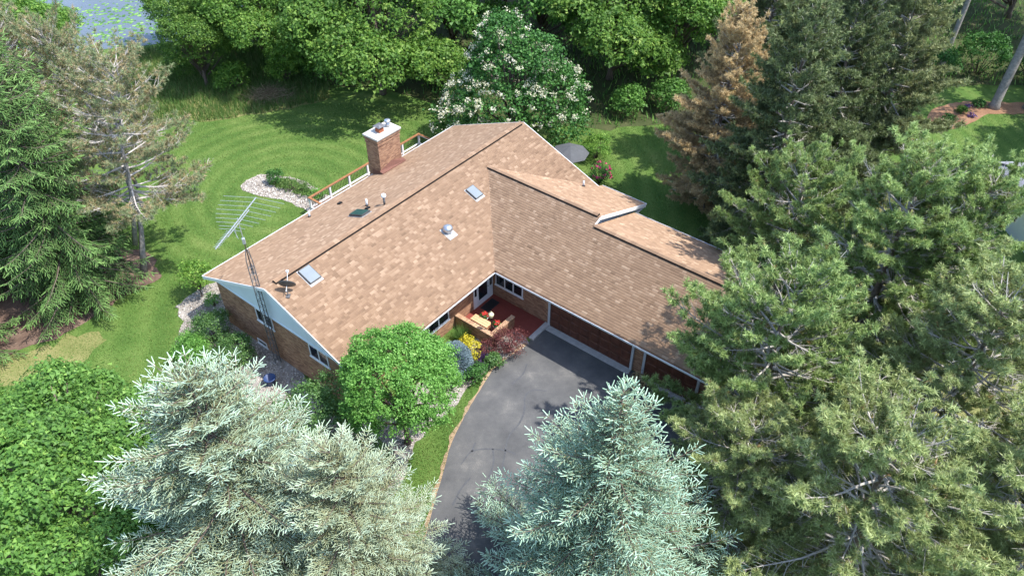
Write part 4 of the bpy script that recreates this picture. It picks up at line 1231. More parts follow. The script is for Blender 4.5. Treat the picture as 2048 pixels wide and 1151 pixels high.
# ------------------------------------------------------------------ trees and shrubs
G = dict(
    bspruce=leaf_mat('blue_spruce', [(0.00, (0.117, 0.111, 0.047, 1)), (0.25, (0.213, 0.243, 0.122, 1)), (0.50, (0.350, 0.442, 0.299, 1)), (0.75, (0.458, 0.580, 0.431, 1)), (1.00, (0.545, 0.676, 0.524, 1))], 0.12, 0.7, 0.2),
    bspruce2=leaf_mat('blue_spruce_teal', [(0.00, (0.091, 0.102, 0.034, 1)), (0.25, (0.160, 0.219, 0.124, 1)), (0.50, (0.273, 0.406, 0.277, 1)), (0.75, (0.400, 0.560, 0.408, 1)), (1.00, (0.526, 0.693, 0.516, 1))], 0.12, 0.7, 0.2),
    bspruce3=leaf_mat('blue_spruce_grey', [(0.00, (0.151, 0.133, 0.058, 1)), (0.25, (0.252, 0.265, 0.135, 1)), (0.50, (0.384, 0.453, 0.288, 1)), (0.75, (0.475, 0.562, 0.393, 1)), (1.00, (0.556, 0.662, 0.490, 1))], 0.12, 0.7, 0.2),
    btwig=plain('spruce_twig', (0.27, 0.22, 0.12), 0.9, 0.2),
    norway=leaf_mat('norway_spruce', [(0.00, (0.038, 0.065, 0.021, 1)), (0.35, (0.076, 0.152, 0.037, 1)), (0.65, (0.130, 0.246, 0.065, 1)), (1.00, (0.227, 0.376, 0.108, 1))], 0.08, 0.6, 0.3),
    ntwig=plain('norway_twig', (0.16, 0.12, 0.08), 0.9, 0.2),
    pine=leaf_mat('pine_needles', [(0.00, (0.360, 0.227, 0.084, 1)), (0.10, (0.158, 0.170, 0.060, 1)), (0.35, (0.212, 0.296, 0.095, 1)), (0.65, (0.350, 0.467, 0.155, 1)), (1.00, (0.582, 0.706, 0.309, 1))], 0.35, 0.5, 0.4),
    darkpine=leaf_mat('dark_pine_needles', [(0.00, (0.152, 0.116, 0.045, 1)), (0.20, (0.082, 0.104, 0.043, 1)), (0.50, (0.131, 0.173, 0.067, 1)), (0.80, (0.206, 0.254, 0.089, 1)), (1.00, (0.293, 0.346, 0.125, 1))], 0.20, 0.5, 0.4),
    palepine=leaf_mat('pale_pine_needles', [(0.00, (0.369, 0.234, 0.101, 1)), (0.12, (0.206, 0.201, 0.085, 1)), (0.40, (0.281, 0.345, 0.130, 1)), (0.70, (0.433, 0.501, 0.203, 1)), (1.00, (0.595, 0.657, 0.315, 1))], 0.35, 0.5, 0.4),
    palepine2=leaf_mat('pale_pine_needles_back', [(0.00, (0.220, 0.150, 0.070, 1)), (0.15, (0.130, 0.140, 0.060, 1)), (0.40, (0.190, 0.220, 0.090, 1)), (0.70, (0.290, 0.320, 0.130, 1)), (1.00, (0.400, 0.420, 0.190, 1))], 0.25, 0.5, 0.4),
    brownpine=leaf_mat('dying_needles', [(0.00, (0.196, 0.150, 0.085, 1)), (0.30, (0.415, 0.311, 0.169, 1)), (0.60, (0.622, 0.473, 0.241, 1)), (1.00, (0.783, 0.623, 0.362, 1))], 0.30, 0.6, 0.3),
    redpine=leaf_mat('thin_pine_needles', [(0.00, (0.462, 0.349, 0.187, 1)), (0.35, (0.425, 0.339, 0.187, 1)), (0.50, (0.222, 0.259, 0.128, 1)), (0.75, (0.240, 0.310, 0.145, 1)), (1.00, (0.333, 0.408, 0.187, 1))], 0.30, 0.6, 0.3),
    maple=leaf_mat('maple_leaves', [(0.00, (0.055, 0.133, 0.029, 1)), (0.40, (0.118, 0.253, 0.049, 1)), (0.70, (0.196, 0.374, 0.073, 1)), (1.00, (0.374, 0.547, 0.114, 1))], 0.42),
    ball=leaf_mat('light_green_leaves', [(0.0, (0.073, 0.203, 0.032, 1)), (0.4, (0.157, 0.356, 0.064, 1)), (0.7, (0.238, 0.477, 0.107, 1)), (1.0, (0.405, 0.645, 0.193, 1))], 0.42),
    vib=leaf_mat('shrub_leaves', [(0.0, (0.046, 0.115, 0.026, 1)), (0.4, (0.090, 0.199, 0.050, 1)), (0.7, (0.161, 0.307, 0.080, 1)), (1.0, (0.305, 0.460, 0.144, 1))], 0.38, 0.45, 0.5),
    bright=leaf_mat('bright_woods_leaves', [(0.00, (0.052, 0.127, 0.019, 1)), (0.40, (0.120, 0.253, 0.040, 1)), (0.70, (0.225, 0.378, 0.063, 1)), (1.00, (0.403, 0.543, 0.126, 1))], 0.45, objvar=0.22),
    woods=leaf_mat('woods_leaves', [(0.0, (0.039, 0.099, 0.018, 1)), (0.4, (0.079, 0.198, 0.034, 1)), (0.7, (0.148, 0.315, 0.061, 1)), (1.0, (0.295, 0.491, 0.104, 1))], 0.40, objvar=0.2),
    lilac=leaf_mat('lilac_leaves', [(0.0, (0.025, 0.078, 0.017, 1)), (0.4, (0.049, 0.151, 0.028, 1)), (0.7, (0.082, 0.222, 0.043, 1)), (1.0, (0.166, 0.332, 0.067, 1))], 0.32),
    flower=leaf_mat('cream_flowers', [(0.00, (0.420, 0.420, 0.240, 1)), (0.50, (0.580, 0.570, 0.400, 1)), (1.00, (0.720, 0.700, 0.560, 1))], 0.25),
    barberry=leaf_mat('barberry_leaves', [(0.0, (0.06, 0.018, 0.02, 1)), (0.4, (0.14, 0.04, 0.04, 1)), (0.7, (0.24, 0.08, 0.07, 1)), (1.0, (0.34, 0.16, 0.11, 1))], 0.3),
    salvia=leaf_mat('purple_spikes', [(0.0, (0.06, 0.03, 0.1, 1)), (0.5, (0.13, 0.06, 0.19, 1)), (1.0, (0.24, 0.15, 0.32, 1))], 0.2),
    gold=leaf_mat('golden_leaves', [(0.0, (0.25, 0.25, 0.02, 1)), (0.4, (0.5, 0.44, 0.03, 1)), (0.7, (0.66, 0.58, 0.05, 1)), (1.0, (0.75, 0.68, 0.12, 1))], 0.25),
    dwarf=leaf_mat('dwarf_blue_spruce', [(0.0, (0.065, 0.098, 0.106, 1)), (0.4, (0.144, 0.210, 0.236, 1)), (0.7, (0.230, 0.315, 0.350, 1)), (1.0, (0.331, 0.420, 0.456, 1))], 0.0, 0.7, 0.2),
    pink=leaf_mat('pink_roses', [(0.0, (0.45, 0.03, 0.12, 1)), (1.0, (0.75, 0.12, 0.28, 1))], 0.25),
    grass=leaf_mat('grass_blades', [(0.00, (0.053, 0.108, 0.019, 1)), (0.50, (0.119, 0.210, 0.039, 1)), (1.00, (0.261, 0.316, 0.097, 1))], 0.3),
    tall=leaf_mat('meadow_blades', [(0.0, (0.04, 0.1, 0.018, 1)), (0.5, (0.1, 0.2, 0.04, 1)), (0.85, (0.2, 0.28, 0.09, 1)), (1.0, (0.36, 0.33, 0.17, 1))], 0.35),
    straw=leaf_mat('brush_sticks', [(0.0, (0.14, 0.1, 0.06, 1)), (1.0, (0.42, 0.34, 0.22, 1))], 0.0, 0.9, 0.1),
)

# foreground blue spruces
def again(src, x, y, s, rz, label, group=None, sz=None, mat=None):
    """another individual of a kind already built; shares its meshes, may wear its own foliage colour"""
    o = copy_tree(src); o.location = (x, y, 0); o.rotation_euler.z = rz; o.scale = (s, s, sz or s); o['label'] = label
    if group: o['group'] = group
    elif 'group' in o: del o['group']
    if mat:
        for c in o.children:
            if c.name.startswith('crown'):
                c.material_slots[0].link = 'OBJECT'; c.material_slots[0].material = mat
    return o


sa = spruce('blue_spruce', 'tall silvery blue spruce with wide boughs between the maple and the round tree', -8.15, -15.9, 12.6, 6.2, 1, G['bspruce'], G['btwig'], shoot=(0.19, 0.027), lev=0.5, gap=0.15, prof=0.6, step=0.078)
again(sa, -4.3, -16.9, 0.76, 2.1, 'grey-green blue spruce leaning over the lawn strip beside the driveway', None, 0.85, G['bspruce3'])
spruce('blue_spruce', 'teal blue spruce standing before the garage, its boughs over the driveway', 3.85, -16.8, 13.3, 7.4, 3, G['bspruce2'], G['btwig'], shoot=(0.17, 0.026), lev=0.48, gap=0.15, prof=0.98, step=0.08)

# Norway spruces at the left
n1 = spruce('norway_spruce', 'drooping dark green spruce beside the thin forked pine in the mulch bed', -22.5, 1.1, 15.0, 4.2, 4, G['norway'], G['ntwig'], droop=0.55, dens=0.9, shoot=(0.24, 0.034), step=0.09, z0=0.1, prof=0.62, gap=0.22, lev=0.5, trunk=0.26)
again(n1, -27.4, 2.6, 1.0, 2.2, 'second drooping dark spruce further inside the mulch bed, away from the pine')
again(n1, -26.8, -3.6, 0.8, 4.0, 'smaller drooping spruce between the mulch bed and the maple', None, 0.7)
again(n1, -24.3, 5.0, 0.95, 5.1, 'drooping dark spruce next to the thin pines, on their lake side', None, 0.96)

# pines
wide = lambda R0, p=0.55: (lambda f: R0 * min(1.0, 0.45 + f * 1.6) * max(0.0, 1 - f) ** p + 0.3)
tp = pine('thin_pine', 'thin brownish pine with forked trunk standing at the lawn edge', -19.9, 3.1, 12.2, wide(4.5, 0.4), 11, G['redpine'], nl=10, L=0.19, w=0.034, z0=0.38, lev=0.62, trunk=0.18, lean=(1.4, 1.6), fork=[(0.05, 0.05, 2.2), (0.55, 0.15, 4.2), (1.0, 0.3, 6.5), (1.3, 0.5, 10)], bark='barkgrey', dead=0.4, clump=3)
again(tp, -21.6, 8.6, 0.82, 2.4, 'slender brownish pine behind the forked pine, near the meadow', None, 1.0)
again(tp, -29.5, 13.5, 0.9, 4.4, 'slender brownish pine between the spruces and the lake', None, 0.9)
PK = dict(nl=13, L=0.2, w=0.04, clump=5, trunk=0.28, lev=0.6, dead=0.42, limbmat='limb')
p1 = pine('white_pine', 'tall green pine with dark trunk between garage and neighbouring house', 17.4, -4.0, 12.0, wide(5.2, 0.42), 22, G['pine'], z0=0.2, **PK)
p2 = pine('white_pine', 'green pine reaching over the garage eave beside the teal spruce', 11.3, -8.9, 10.3, wide(5.4, 0.42), 23, G['pine'], z0=0.12, **PK)
again(p2, 14.6, 0.4, 0.78, 1.4, 'broad green pine beside the garage end, shading the rear roof slope', None, 0.9)
again(p2, 9.6, -12.9, 0.78, 3.9, 'small pine with brown inner needles between teal spruce and driveway end', None, 0.66, G['palepine'])
again(p1, 18.4, -10.2, 1.0, 3.3, 'sparse pine full of bare grey twigs in front of the neighbouring house', None, 0.88, G['palepine'])
again(p2, 13.2, -15.4, 1.05, 4.6, 'low sparse pine with tangled bare grey twigs behind the teal spruce', None, 0.92, G['palepine'])
again(p1, 20.3, -4.0, 0.82, 5.2, 'tall green pine whose crown touches the grey neighbouring roof', None, 0.95)
again(p2, 19.2, -15.8, 1.0, 2.4, 'sparse twiggy pine farthest along the neighbouring house front', None, 0.95, G['palepine'])
dp_ = pine('dark_pine', 'large dark green pine rising behind the garage roof', 15.0, 5.2, 14.6, wide(5.0, 0.68), 32, G['darkpine'], nl=10, L=0.2, w=0.044, trunk=0.26, lev=0.6, z0=0.06, dead=0.05, clump=4, limbmat='limb')
again(dp_, 13.0, 9.8, 0.8, 2.0, 'dying conifer with golden brown needles behind the garage', None, 0.87, G['brownpine'])['category'] = 'tree'
again(dp_, 22.6, 11.0, 0.98, 4.0, 'pale olive green pine between the dark pine and the mulch island', None, 1.03, G['palepine2'])
again(dp_, 19.0, 9.4, 0.95, 5.2, 'dark green pine squeezed between the dying conifer and the pale pine', None, 0.98)
again(dp_, 16.4, 15.4, 0.9, 1.0, 'dark green pine standing on the lawn side of the wood, behind the dying conifer', None, 0.95)

rg = np.random.default_rng(77)
# maple and the round tree at the front
ml = []
for k in range(46):   # separate leafy boughs at uneven heights, with gaps between them
    a_, q_ = k * 2.39996, math.sqrt((k + 0.5) / 46); rr_ = rg.uniform(0.75, 1.35)
    ml.append(((q_ * 6.4 * math.cos(a_) - 1.2, q_ * 6.2 * math.sin(a_) - 1.0, 6.6 - 3.6 * q_ ** 2 + rg.uniform(-0.7, 0.6)), (rr_, rr_, rr_ * 0.72)))
leafy('maple_tree', 'bright green maple crown beside the silvery blue spruce', 'tree', -15.8, -13.2, ml,
      100000, 0.135, G['maple'], 0.24, 7.0, 51, clump=0.32, per=30, aspect=0.85, up=0.6, jitter=0.6, tri=True, shell=(0.6, 1.08))
leafy('round_tree', 'dense round light green tree at the front corner of the house', 'tree', -3.85, -8.5,
      round_lobes(rg, (0, 0, 4.0), 3.1, 80, 0.19, 0.95, 0.78), 66000, 0.095, G['ball'], 0.14, 5.5, 52, clump=0.17, per=26, aspect=0.6, up=0.45, shell=(0.8, 1.08))
leafy('viburnum_bush', 'large glossy green bush between the gable wall and the round tree', 'shrub', -8.0, -8.3,
      round_lobes(rg, (0, 0, 1.9), 1.45, 9) + [((-1.1, -0.5, 1.4), (1.1, 1.1, 1.2)), ((1.1, -0.9, 1.6), (1.1, 1.1, 1.3)), ((0.5, 0.8, 1.9), (1.0, 1.0, 1.2))], 12000, 0.095, G['vib'], 0, 3, 53, clump=0.28, per=24)
# shrubs on the pebbles by the gable
for k, (x, y, r, lb, mt) in enumerate(((-15.0, -3.6, 0.95, 'light green rounded shrub at the outer edge of the pebble bed', 'ball'), (-14.5, -2.0, 1.0, 'dark green rounded shrub on the pebbles nearest the wall corner', 'vib'),
                                      (-12.9, -3.7, 1.05, 'dark green rounded shrub on the pebbles close to the antenna tower', 'vib'), (-14.0, -4.0, 0.6, 'small yellow-green shrub between two dark shrubs on the pebbles', 'ball'),
                                      (-15.3, -2.9, 0.7, 'small mid green shrub squeezed between light and dark shrubs', 'ball'))):
    leafy('foundation_shrub', lb, 'shrub', x, y, round_lobes(rg, (0, 0, r * 0.8), r, 8), int(8000 * r * r), 0.075, G[mt], 0, r * 1.6, 60 + k, 'shrubs on the pebble bed', clump=0.2, per=18)
leafy('young_tree', 'loose bright green young tree at the rear corner of the gable wall', 'shrub', -16.2, 1.3, round_lobes(rg, (0, 0, 1.5), 0.85, 7), 2600, 0.11, G['bright'], 0.04, 2.4, 70, clump=0.3, per=18)
leafy('low_shrub', 'low yellow-green shrub under the young tree on the pebbles', 'shrub', -15.3, 0.6, round_lobes(rg, (0, 0, 0.35), 0.45, 5), 900, 0.07, G['ball'], 0, 0.7, 71, clump=0.15, per=14)

# front garden by the porch
t = thing('dwarf_spruce', 'dwarf blue spruce mound beside the round green tree', 'shrub', (-1.95, -4.1, 0))
rr = np.random.default_rng(80)
d = unit(rr.normal(0, 1, (5200, 3))); d[:, 2] = np.abs(d[:, 2]) * 1.05 - 0.15
P = d * np.array([0.85, 1.05, 1.15]) * (rr.uniform(0.86, 1.0, 5200) + 0.06 * np.sin(d[:, 0] * 7) * np.cos(d[:, 1] * 8))[:, None] + np.array([0, 0, 0.55])
V, F, k = spindles(P, d + rr.normal(0, 0.35, d.shape) + np.array([0, 0, 0.2]), np.full(5200, 0.14), np.full(5200, 0.022), rr)
mobj('crown', np_mesh('crown', V, [F], np.repeat(np.clip(rr.normal(0.55, 0.2, 5200), 0, 1), k)), G['dwarf'], t)
m = MB(); m.tube([(0, 0, -0.05), (0, 0, 1.2)], [0.06, 0.02], 6); m.build('trunk', M['bark'], t)
FG = 'flower bed shrubs by the porch'
leafy('golden_shrub', 'golden yellow shrub between dwarf blue spruce and porch wall', 'shrub', -1.2, -2.9, [((-0.25, 0.35, 0.4), (0.35, 0.45, 0.4)), ((0.1, -0.25, 0.5), (0.42, 0.5, 0.5)), ((0.2, -0.6, 0.35), (0.3, 0.3, 0.3))], 1900, 0.075, G['gold'], 0, 0.9, 81, FG, clump=0.14, per=16)
leafy('barberry_bush', 'dark red barberry bush at the end of the porch wall', 'shrub', 0.72, -2.75, [((0, 0, 0.6), (0.85, 0.75, 0.65)), ((0.4, 0.3, 0.7), (0.5, 0.5, 0.5)), ((-0.35, 0.25, 0.7), (0.5, 0.5, 0.5)), ((0.1, -0.4, 0.5), (0.6, 0.5, 0.5))], 5200, 0.06, G['barberry'], 0, 1.2, 82, FG, clump=0.17, per=16, up=0.3)
leafy('barberry_bush', 'smaller purple barberry in front of the porch wall corner', 'shrub', -0.35, -2.9, [((0, 0, 0.4), (0.5, 0.45, 0.42)), ((-0.25, -0.2, 0.35), (0.35, 0.35, 0.35))], 1900, 0.055, G['barberry'], 0, 0.8, 83, FG, clump=0.14, per=14, up=0.3)
leafy('green_perennial', 'fresh green leafy perennial at the driveway edge beside the barberry', 'plant', 0.0, -3.75, [((0, 0, 0.35), (0.42, 0.4, 0.4))], 1100, 0.09, G['vib'], 0, 0.7, 84, FG, clump=0.14, per=12)
leafy('green_perennial', 'dark green leafy perennial at the foot of the dwarf blue spruce', 'plant', -1.05, -4.75, [((0, 0, 0.4), (0.6, 0.5, 0.45)), ((0.3, 0.3, 0.4), (0.4, 0.4, 0.4))], 1900, 0.09, G['lilac'], 0, 0.8, 85, FG, clump=0.16, per=12)


def blades(rng, P, h, w, bend=0.35, dirs=None):
    n = len(P); a = rng.uniform(0, 2 * math.pi, n)
    d = np.stack([np.cos(a), np.sin(a), np.zeros(n)], 1) if dirs is None else dirs
    s = np.stack([-d[:, 1], d[:, 0], np.zeros(n)], 1); hh = (h * rng.uniform(0.6, 1.25, n))[:, None]
    tip = P + np.array([0, 0, 1.0]) * hh + d * hh * bend
    V = np.stack([P - s * w / 2, P + s * w / 2, tip], 1).reshape(-1, 3)
    return V, np.arange(n * 3).reshape(-1, 3)


def blade_obj(name, rng, P, h, w, mat, parent=None, bend=0.35, mean=0.5, sd=0.2):
    V, T = blades(rng, P, h, w, bend)
    t = np.clip(rng.normal(0, sd, len(P)) + mean, 0, 1)
    return mobj(name, np_mesh(name, V, [T], t), mat, parent)


rr = np.random.default_rng(90)
for (x, y, r, n_, h, lb, mt, cat) in ((-1.75, -1.95, 0.5, 420, 0.75, 'arching green ornamental grass along the porch wall', 'tall', 'grass clump'), (-0.6, -3.4, 0.32, 260, 0.6, 'clump of purple flower spikes beside the small barberry', 'salvia', 'flowers'), (-0.75, -4.1, 0.3, 200, 0.5, 'low purple flower spikes beside the dark green perennial', 'salvia', 'flowers')):
    t = thing('ornamental_grass' if mt == 'tall' else 'salvia_clump', lb, cat, (x, y, 0))
    a = rr.uniform(0, 6.28, n_); q = r * np.sqrt(rr.random(n_)) * 0.6
    P = np.stack([q * np.cos(a), q * np.sin(a), np.zeros(n_)], 1)
    blade_obj('blades', rr, P, h, 0.03, G['grass'] if mt == 'salvia' else G['tall'], t, 0.6, 0.35)
    if mt == 'salvia':
        D = np.c_[P[:, :2] * 0.8, np.ones(n_)]
        V, F, k = spindles(P[::2] + np.array([0, 0, 0.3]) + P[::2] * 0.5, D[::2], np.full(len(P[::2]), 0.28), np.full(len(P[::2]), 0.03), rr)
        mobj('flower_spikes', np_mesh('flower_spikes', V, [F], np.repeat(rr.random(len(P[::2])), k)), G['salvia'], t)
leafy('corner_shrub', 'small shrub with tan twigs at the pillar between the garage doors', 'shrub', 7.05, -5.3, [((0, 0, 0.5), (0.45, 0.45, 0.5))], 700, 0.08, G['brownpine'], 0, 0.9, 86, clump=0.16, per=10)
leafy('creeping_juniper', 'low dark yew in the shade under the round tree', 'shrub', -5.6, -9.2, [((0, 0, 0.4), (0.8, 0.6, 0.4)), ((0.7, -0.3, 0.3), (0.5, 0.5, 0.3))], 2200, 0.07, G['ball'], 0, 0.6, 87, clump=0.2, per=14)

# flower island in the rear lawn
leafy('island_shrub', 'dark green rounded shrub on the pebble island in the rear lawn', 'shrub', -14.6, 12.4, round_lobes(rg, (0, 0, 0.5), 0.6, 5), 1500, 0.09, G['lilac'], 0, 0.9, 88, clump=0.16, per=14)
leafy('island_shrub', 'spreading grey-green perennials across the pebble island', 'plant', -13.2, 11.7, [((0, 0, 0.25), (0.9, 0.5, 0.4)), ((0.8, -0.5, 0.25), (0.7, 0.5, 0.4)), ((-0.7, 0.3, 0.2), (0.6, 0.5, 0.35))], 2400, 0.08, G['tall'], 0, 0.6, 89, clump=0.2, per=14)
leafy('island_shrub', 'bright green leafy plant at the deck end of the pebble island', 'plant', -11.6, 10.7, round_lobes(rg, (0, 0, 0.3), 0.5, 4), 900, 0.09, G['ball'], 0, 0.6, 90, clump=0.16, per=14)

# rear right corner: bush and roses by the patio
leafy('patio_bush', 'rounded bright green bush beyond the patio umbrella', 'shrub', 6.6, 15.6, round_lobes(rg, (0, 0, 0.8), 1.1, 7), 4200, 0.1, G['bright'], 0, 1.6, 91, clump=0.22, per=18)
t = leafy('rose_bush', 'rose bush with deep pink flowers by the far eave', 'shrub', 6.6, 12.6, round_lobes(rg, (0, 0, 0.7), 0.75, 6), 1800, 0.09, G['lilac'], 0, 1.3, 92, clump=0.2, per=14)
V, F, ti, _ = crown(np.random.default_rng(93), [((0, 0, 0.85), (0.8, 0.8, 0.7))], 160, 0.13, 0.06, 8, 0.9); mobj('roses', np_mesh('roses', V, [F], ti), G['pink'], t)['kind'] = 'stuff'

# lilac tree with cream flower heads
lil = leafy('lilac_tree', 'dark green lilac tree covered in cream white flower heads behind the house', 'tree', 0.9, 17.6,
            [((-0.6, 0, 7.4), (1.7, 1.6, 1.8)), ((-0.2, 0, 5.6), (2.9, 2.6, 2.0)), ((-0.6, -0.2, 3.4), (4.0, 3.6, 2.2)), ((2.0, 0, 3.6), (3.0, 2.8, 2.4)), ((-2.8, -0.6, 2.2), (2.6, 2.4, 1.7)), ((2.8, -0.6, 2.0), (2.4, 2.4, 1.6)), ((1.4, 0, 6.3), (1.8, 1.8, 1.6))],
            30000, 0.17, G['lilac'], 0.2, 8.5, 94, clump=0.45, per=26, aspect=0.75)
rr = np.random.default_rng(95)
_, _, _, cc = crown(rr, [((-0.6, 0, 7.5), (1.8, 1.7, 1.9)), ((-0.2, 0, 5.6), (3.1, 2.8, 2.1)), ((-0.6, -0.3, 3.4), (4.2, 3.8, 2.3)), ((2.0, 0, 3.7), (3.1, 2.9, 2.5)), ((-2.8, -0.7, 2.3), (2.7, 2.5, 1.8))], 300, 0.1, 0.3, 1, shell=(0.98, 1.08))
q = cc[cc[:, 2] > 1.2]
P = (q[:, None] + rr.normal(0, 1, (len(q), 26, 3)) * np.array([0.11, 0.11, 0.1])).reshape(-1, 3)
V, F = leaves_at(rr, P, np.tile([0, -0.3, 1.0], (len(P), 1)), 0.1, 0.9, 0.8)
mobj('flower_heads', np_mesh('flower_heads', V, [F], np.repeat(rr.random(len(P)), 2)), G['flower'], lil)

# woods behind the lawn
WG = 'trees in the woods behind the lawn'


def woods(name, label, x, y, h, r, n, size, mat, seed, group=None, z0=0.15, tr=0.22):
    rr = np.random.default_rng(seed)
    hc = h * (1 + z0) / 2; L = [((0, 0, hc), (r * 0.75, r * 0.75, (h - h * z0) / 2 * 0.85))]
    for k in range(16):
        z = h * (z0 + 0.12) + (h * (0.93 - z0)) * ((k * 0.618) % 1); a = k * 2.39996 + rr.uniform(-0.3, 0.3)
        f = (z / h - z0) / (1 - z0); d = r * (0.78 * math.sin(math.pi * min(1, 0.18 + 0.82 * f)) ** 0.6); q = r * rr.uniform(0.28, 0.46)
        L.append(((d * math.cos(a), d * math.sin(a), z), (q, q, q * 0.72)))
    return leafy(name, label, 'tree', x, y, L, n, size, mat, tr, h, seed, group, clump=0.5, per=30, aspect=0.85, up=0.6, jitter=0.6, tri=True)


wA = woods('broadleaf_tree', 'large bright green tree hanging over the rear lawn behind the chimney', -9.2, 24.8, 12.4, 6.0, 60000, 0.19, G['bright'], 101, z0=0.06)
wB = woods('broadleaf_tree', 'bright green tree at the wood edge beyond the lilac, toward the dying conifer', 8.6, 27.4, 12.0, 5.4, 50000, 0.2, G['bright'], 102, z0=0.06)
wC = woods('broadleaf_tree', 'dark green woodland tree in the gap between the rear lawn tree and the lilac', -4.2, 31.5, 13.5, 5.4, 34000, 0.22, G['woods'], 103, WG, z0=0.08)
wD = woods('broadleaf_tree', 'dark green woodland tree rising just behind the lilac tree', 3.2, 33.5, 14.5, 6.0, 34000, 0.24, G['woods'], 104, WG, z0=0.08)


again(wA, -18.2, 27.6, 0.74, 1.0, 'bright green tree rising straight from the middle of the meadow')
again(wA, -23.2, 26.0, 0.56, 2.6, 'small bright green tree at the far meadow edge before the lake')
again(wB, 13.6, 28.2, 0.85, 2.0, 'bright green tree right behind the dying brown conifer')
again(wA, -21.0, 35.5, 0.85, 4.2, 'bright green tree on the lake shore behind the meadow')
again(wB, -14.2, 29.6, 0.8, 5.2, 'bright green tree between the meadow and the tree behind the chimney')
again(wB, -26.8, 33.0, 0.62, 1.9, 'bright green tree with low crown standing at the water edge of the lake')
again(wA, -35.0, 22.0, 0.78, 3.4, 'bright green tree beyond the drooping spruces by the lake')
again(wB, -42.0, 26.0, 0.8, 0.4, 'tall bright tree on the lake shore beyond the spruces')
for (x, y, s, rz, src, lb) in ((-14.2, 32.6, 0.95, 1.2, wC, 'dark green woodland tree between the meadow trees and the tree behind the chimney'), (-10.5, 37.5, 1.05, 3.1, wD, 'tall dark woodland tree directly behind the tree over the rear lawn'), (-17, 41, 1.1, 2.0, wC, 'dark woodland tree near the lake shore, deepest in the wood'),
                               (10.8, 35.0, 1.0, 0.6, wC, 'dark woodland tree behind the bright tree beyond the lilac'), (18.0, 33.0, 0.95, 2.2, wD, 'dark woodland tree behind the dying brown conifer'), (24.5, 34.0, 1.0, 4.0, wC, 'dark woodland tree behind the pale olive pine'),
                               (0.2, 40.5, 1.05, 2.4, wC, 'dark woodland tree far behind the lilac tree'), (30.5, 39.5, 1.0, 1.4, wD, 'dark woodland tree behind the sunlit clearing with thin trunks'), (38.5, 42.5, 1.1, 5.0, wC, 'dark woodland tree deep behind the blue-green understorey shrubs'),
                               (46.5, 40.0, 1.05, 3.0, wD, 'dark woodland tree deep behind the bare trunks of the mulch island'), (20, 42, 1.1, 1.0, wC, 'dark woodland tree in the deepest row behind the pines'), (8, 43, 1.1, 5.5, wD, 'dark woodland tree in the deepest row behind the bright trees'), (53, 33, 1.0, 0.4, wC, 'dark woodland tree beyond the far tip of the mulch island')):
    again(src, x, y, s, rz, lb, WG)
for (x, y, s_, rz, lb) in ((43.5, 16.5, 0.85, 2.0, 'dark woodland tree shading the lawn of the neighbouring house'), (47.5, 22.5, 0.9, 0.7, 'dark woodland tree at the far end of the mulch island'), (50.0, 11.5, 0.85, 4.1, 'dark woodland tree behind the neighbouring house')):
    again(wC, x, y, s_, rz, lb)
# tall bare trunks by the mulch island
rr = np.random.default_rng(110)
tall = None
for k, (x, y, r, h, lx, lb) in enumerate(((37.4, 23.0, 0.34, 19, 0.4, 'thick bare grey trunk rising from the mulch island'), (39.9, 22.9, 0.3, 18, 0.8, 'second bare trunk on the mulch island, half hidden behind the thick one'), (36.3, 30.0, 0.22, 17, 0.3, 'slender dark trunk behind the blue-green understorey shrubs'),
                                     (32.6, 33.5, 0.18, 17, 0.9, 'thin woodland trunk left of the understorey shrubs'), (33.9, 36.0, 0.14, 16, 1.3, 'thin leaning woodland trunk in the sunlit clearing'), (30.4, 31.5, 0.2, 18, -0.3, 'dark woodland trunk beside the pale pine'))):
    t = leafy('tall_tree', lb, 'tree', x, y, round_lobes(rr, (lx * 2, 0, h * 0.8), 3.6, 9), 5000, 0.3, G['woods'], 0.0, h, 111 + k, 'tall trunks at the mulch island', clump=0.6, per=22)
    for c in list(t.children):
        if c.name.startswith('stems'): bpy.data.objects.remove(c)
    m = MB(); m.tube([(0, 0, -0.1), (lx * 0.05, 0, 0.4), (lx * 0.6, 0.1, h * 0.4), (lx * 2, 0, h * 0.85)], [r * 1.5, r, r * 0.85, r * 0.3], 10)
    for j in range(7):
        a = j * 2.4; zz = h * (0.5 + 0.05 * j); m.tube([(lx * 1.2, 0, zz), (lx * 1.5 + 1.2 * math.cos(a), 1.2 * math.sin(a), zz + 1.2), (lx * 2 + 2.4 * math.cos(a), 2.4 * math.sin(a), zz + 2.6)], [r * 0.35, r * 0.2, 0.03], 5)
    m.build('trunk', M['barkgrey'], t, True)
for k, (x, y, r, lb) in enumerate(((34.6, 27.8, 1.7, 'blue-green understorey shrub directly behind the bright hosta of the mulch island'), (38.6, 28.6, 2.0, 'blue-green understorey shrub behind the two bare trunks'), (31.6, 29.4, 1.8, 'blue-green understorey shrub beside the pale pine at the wood edge'), (42.5, 27.6, 1.8, 'blue-green understorey shrub at the far tip of the mulch island'),
                                   (9.4, 21.8, 1.3, 'dark low shrub at the wood edge straight beyond the patio bush'), (12.6, 22.4, 1.5, 'dark low shrub between the patio bush and the dying conifer'), (-14.6, 27.2, 1.3, 'dark shrub between the meadow and the big bright tree'), (-5.2, 26.4, 1.6, 'dark shrub in the gap between big bright tree and lilac'),
                                   (-21.0, 25.6, 1.2, 'leafy vine-covered shrub in the meadow below the small lakeside tree'), (-17.2, 26.8, 1.4, 'leafy vine-covered shrub in the meadow behind the brush pile'))):
    leafy('wood_edge_shrub', lb, 'shrub', x, y, round_lobes(rr, (0, 0, r * 0.8), r, 8), int(2600 * r), 0.17, G['lilac'] if k < 4 else (G['woods'] if k < 8 else G['bright']), 0, r * 1.6, 130 + k, 'wood edge shrubs', clump=0.35, per=18)

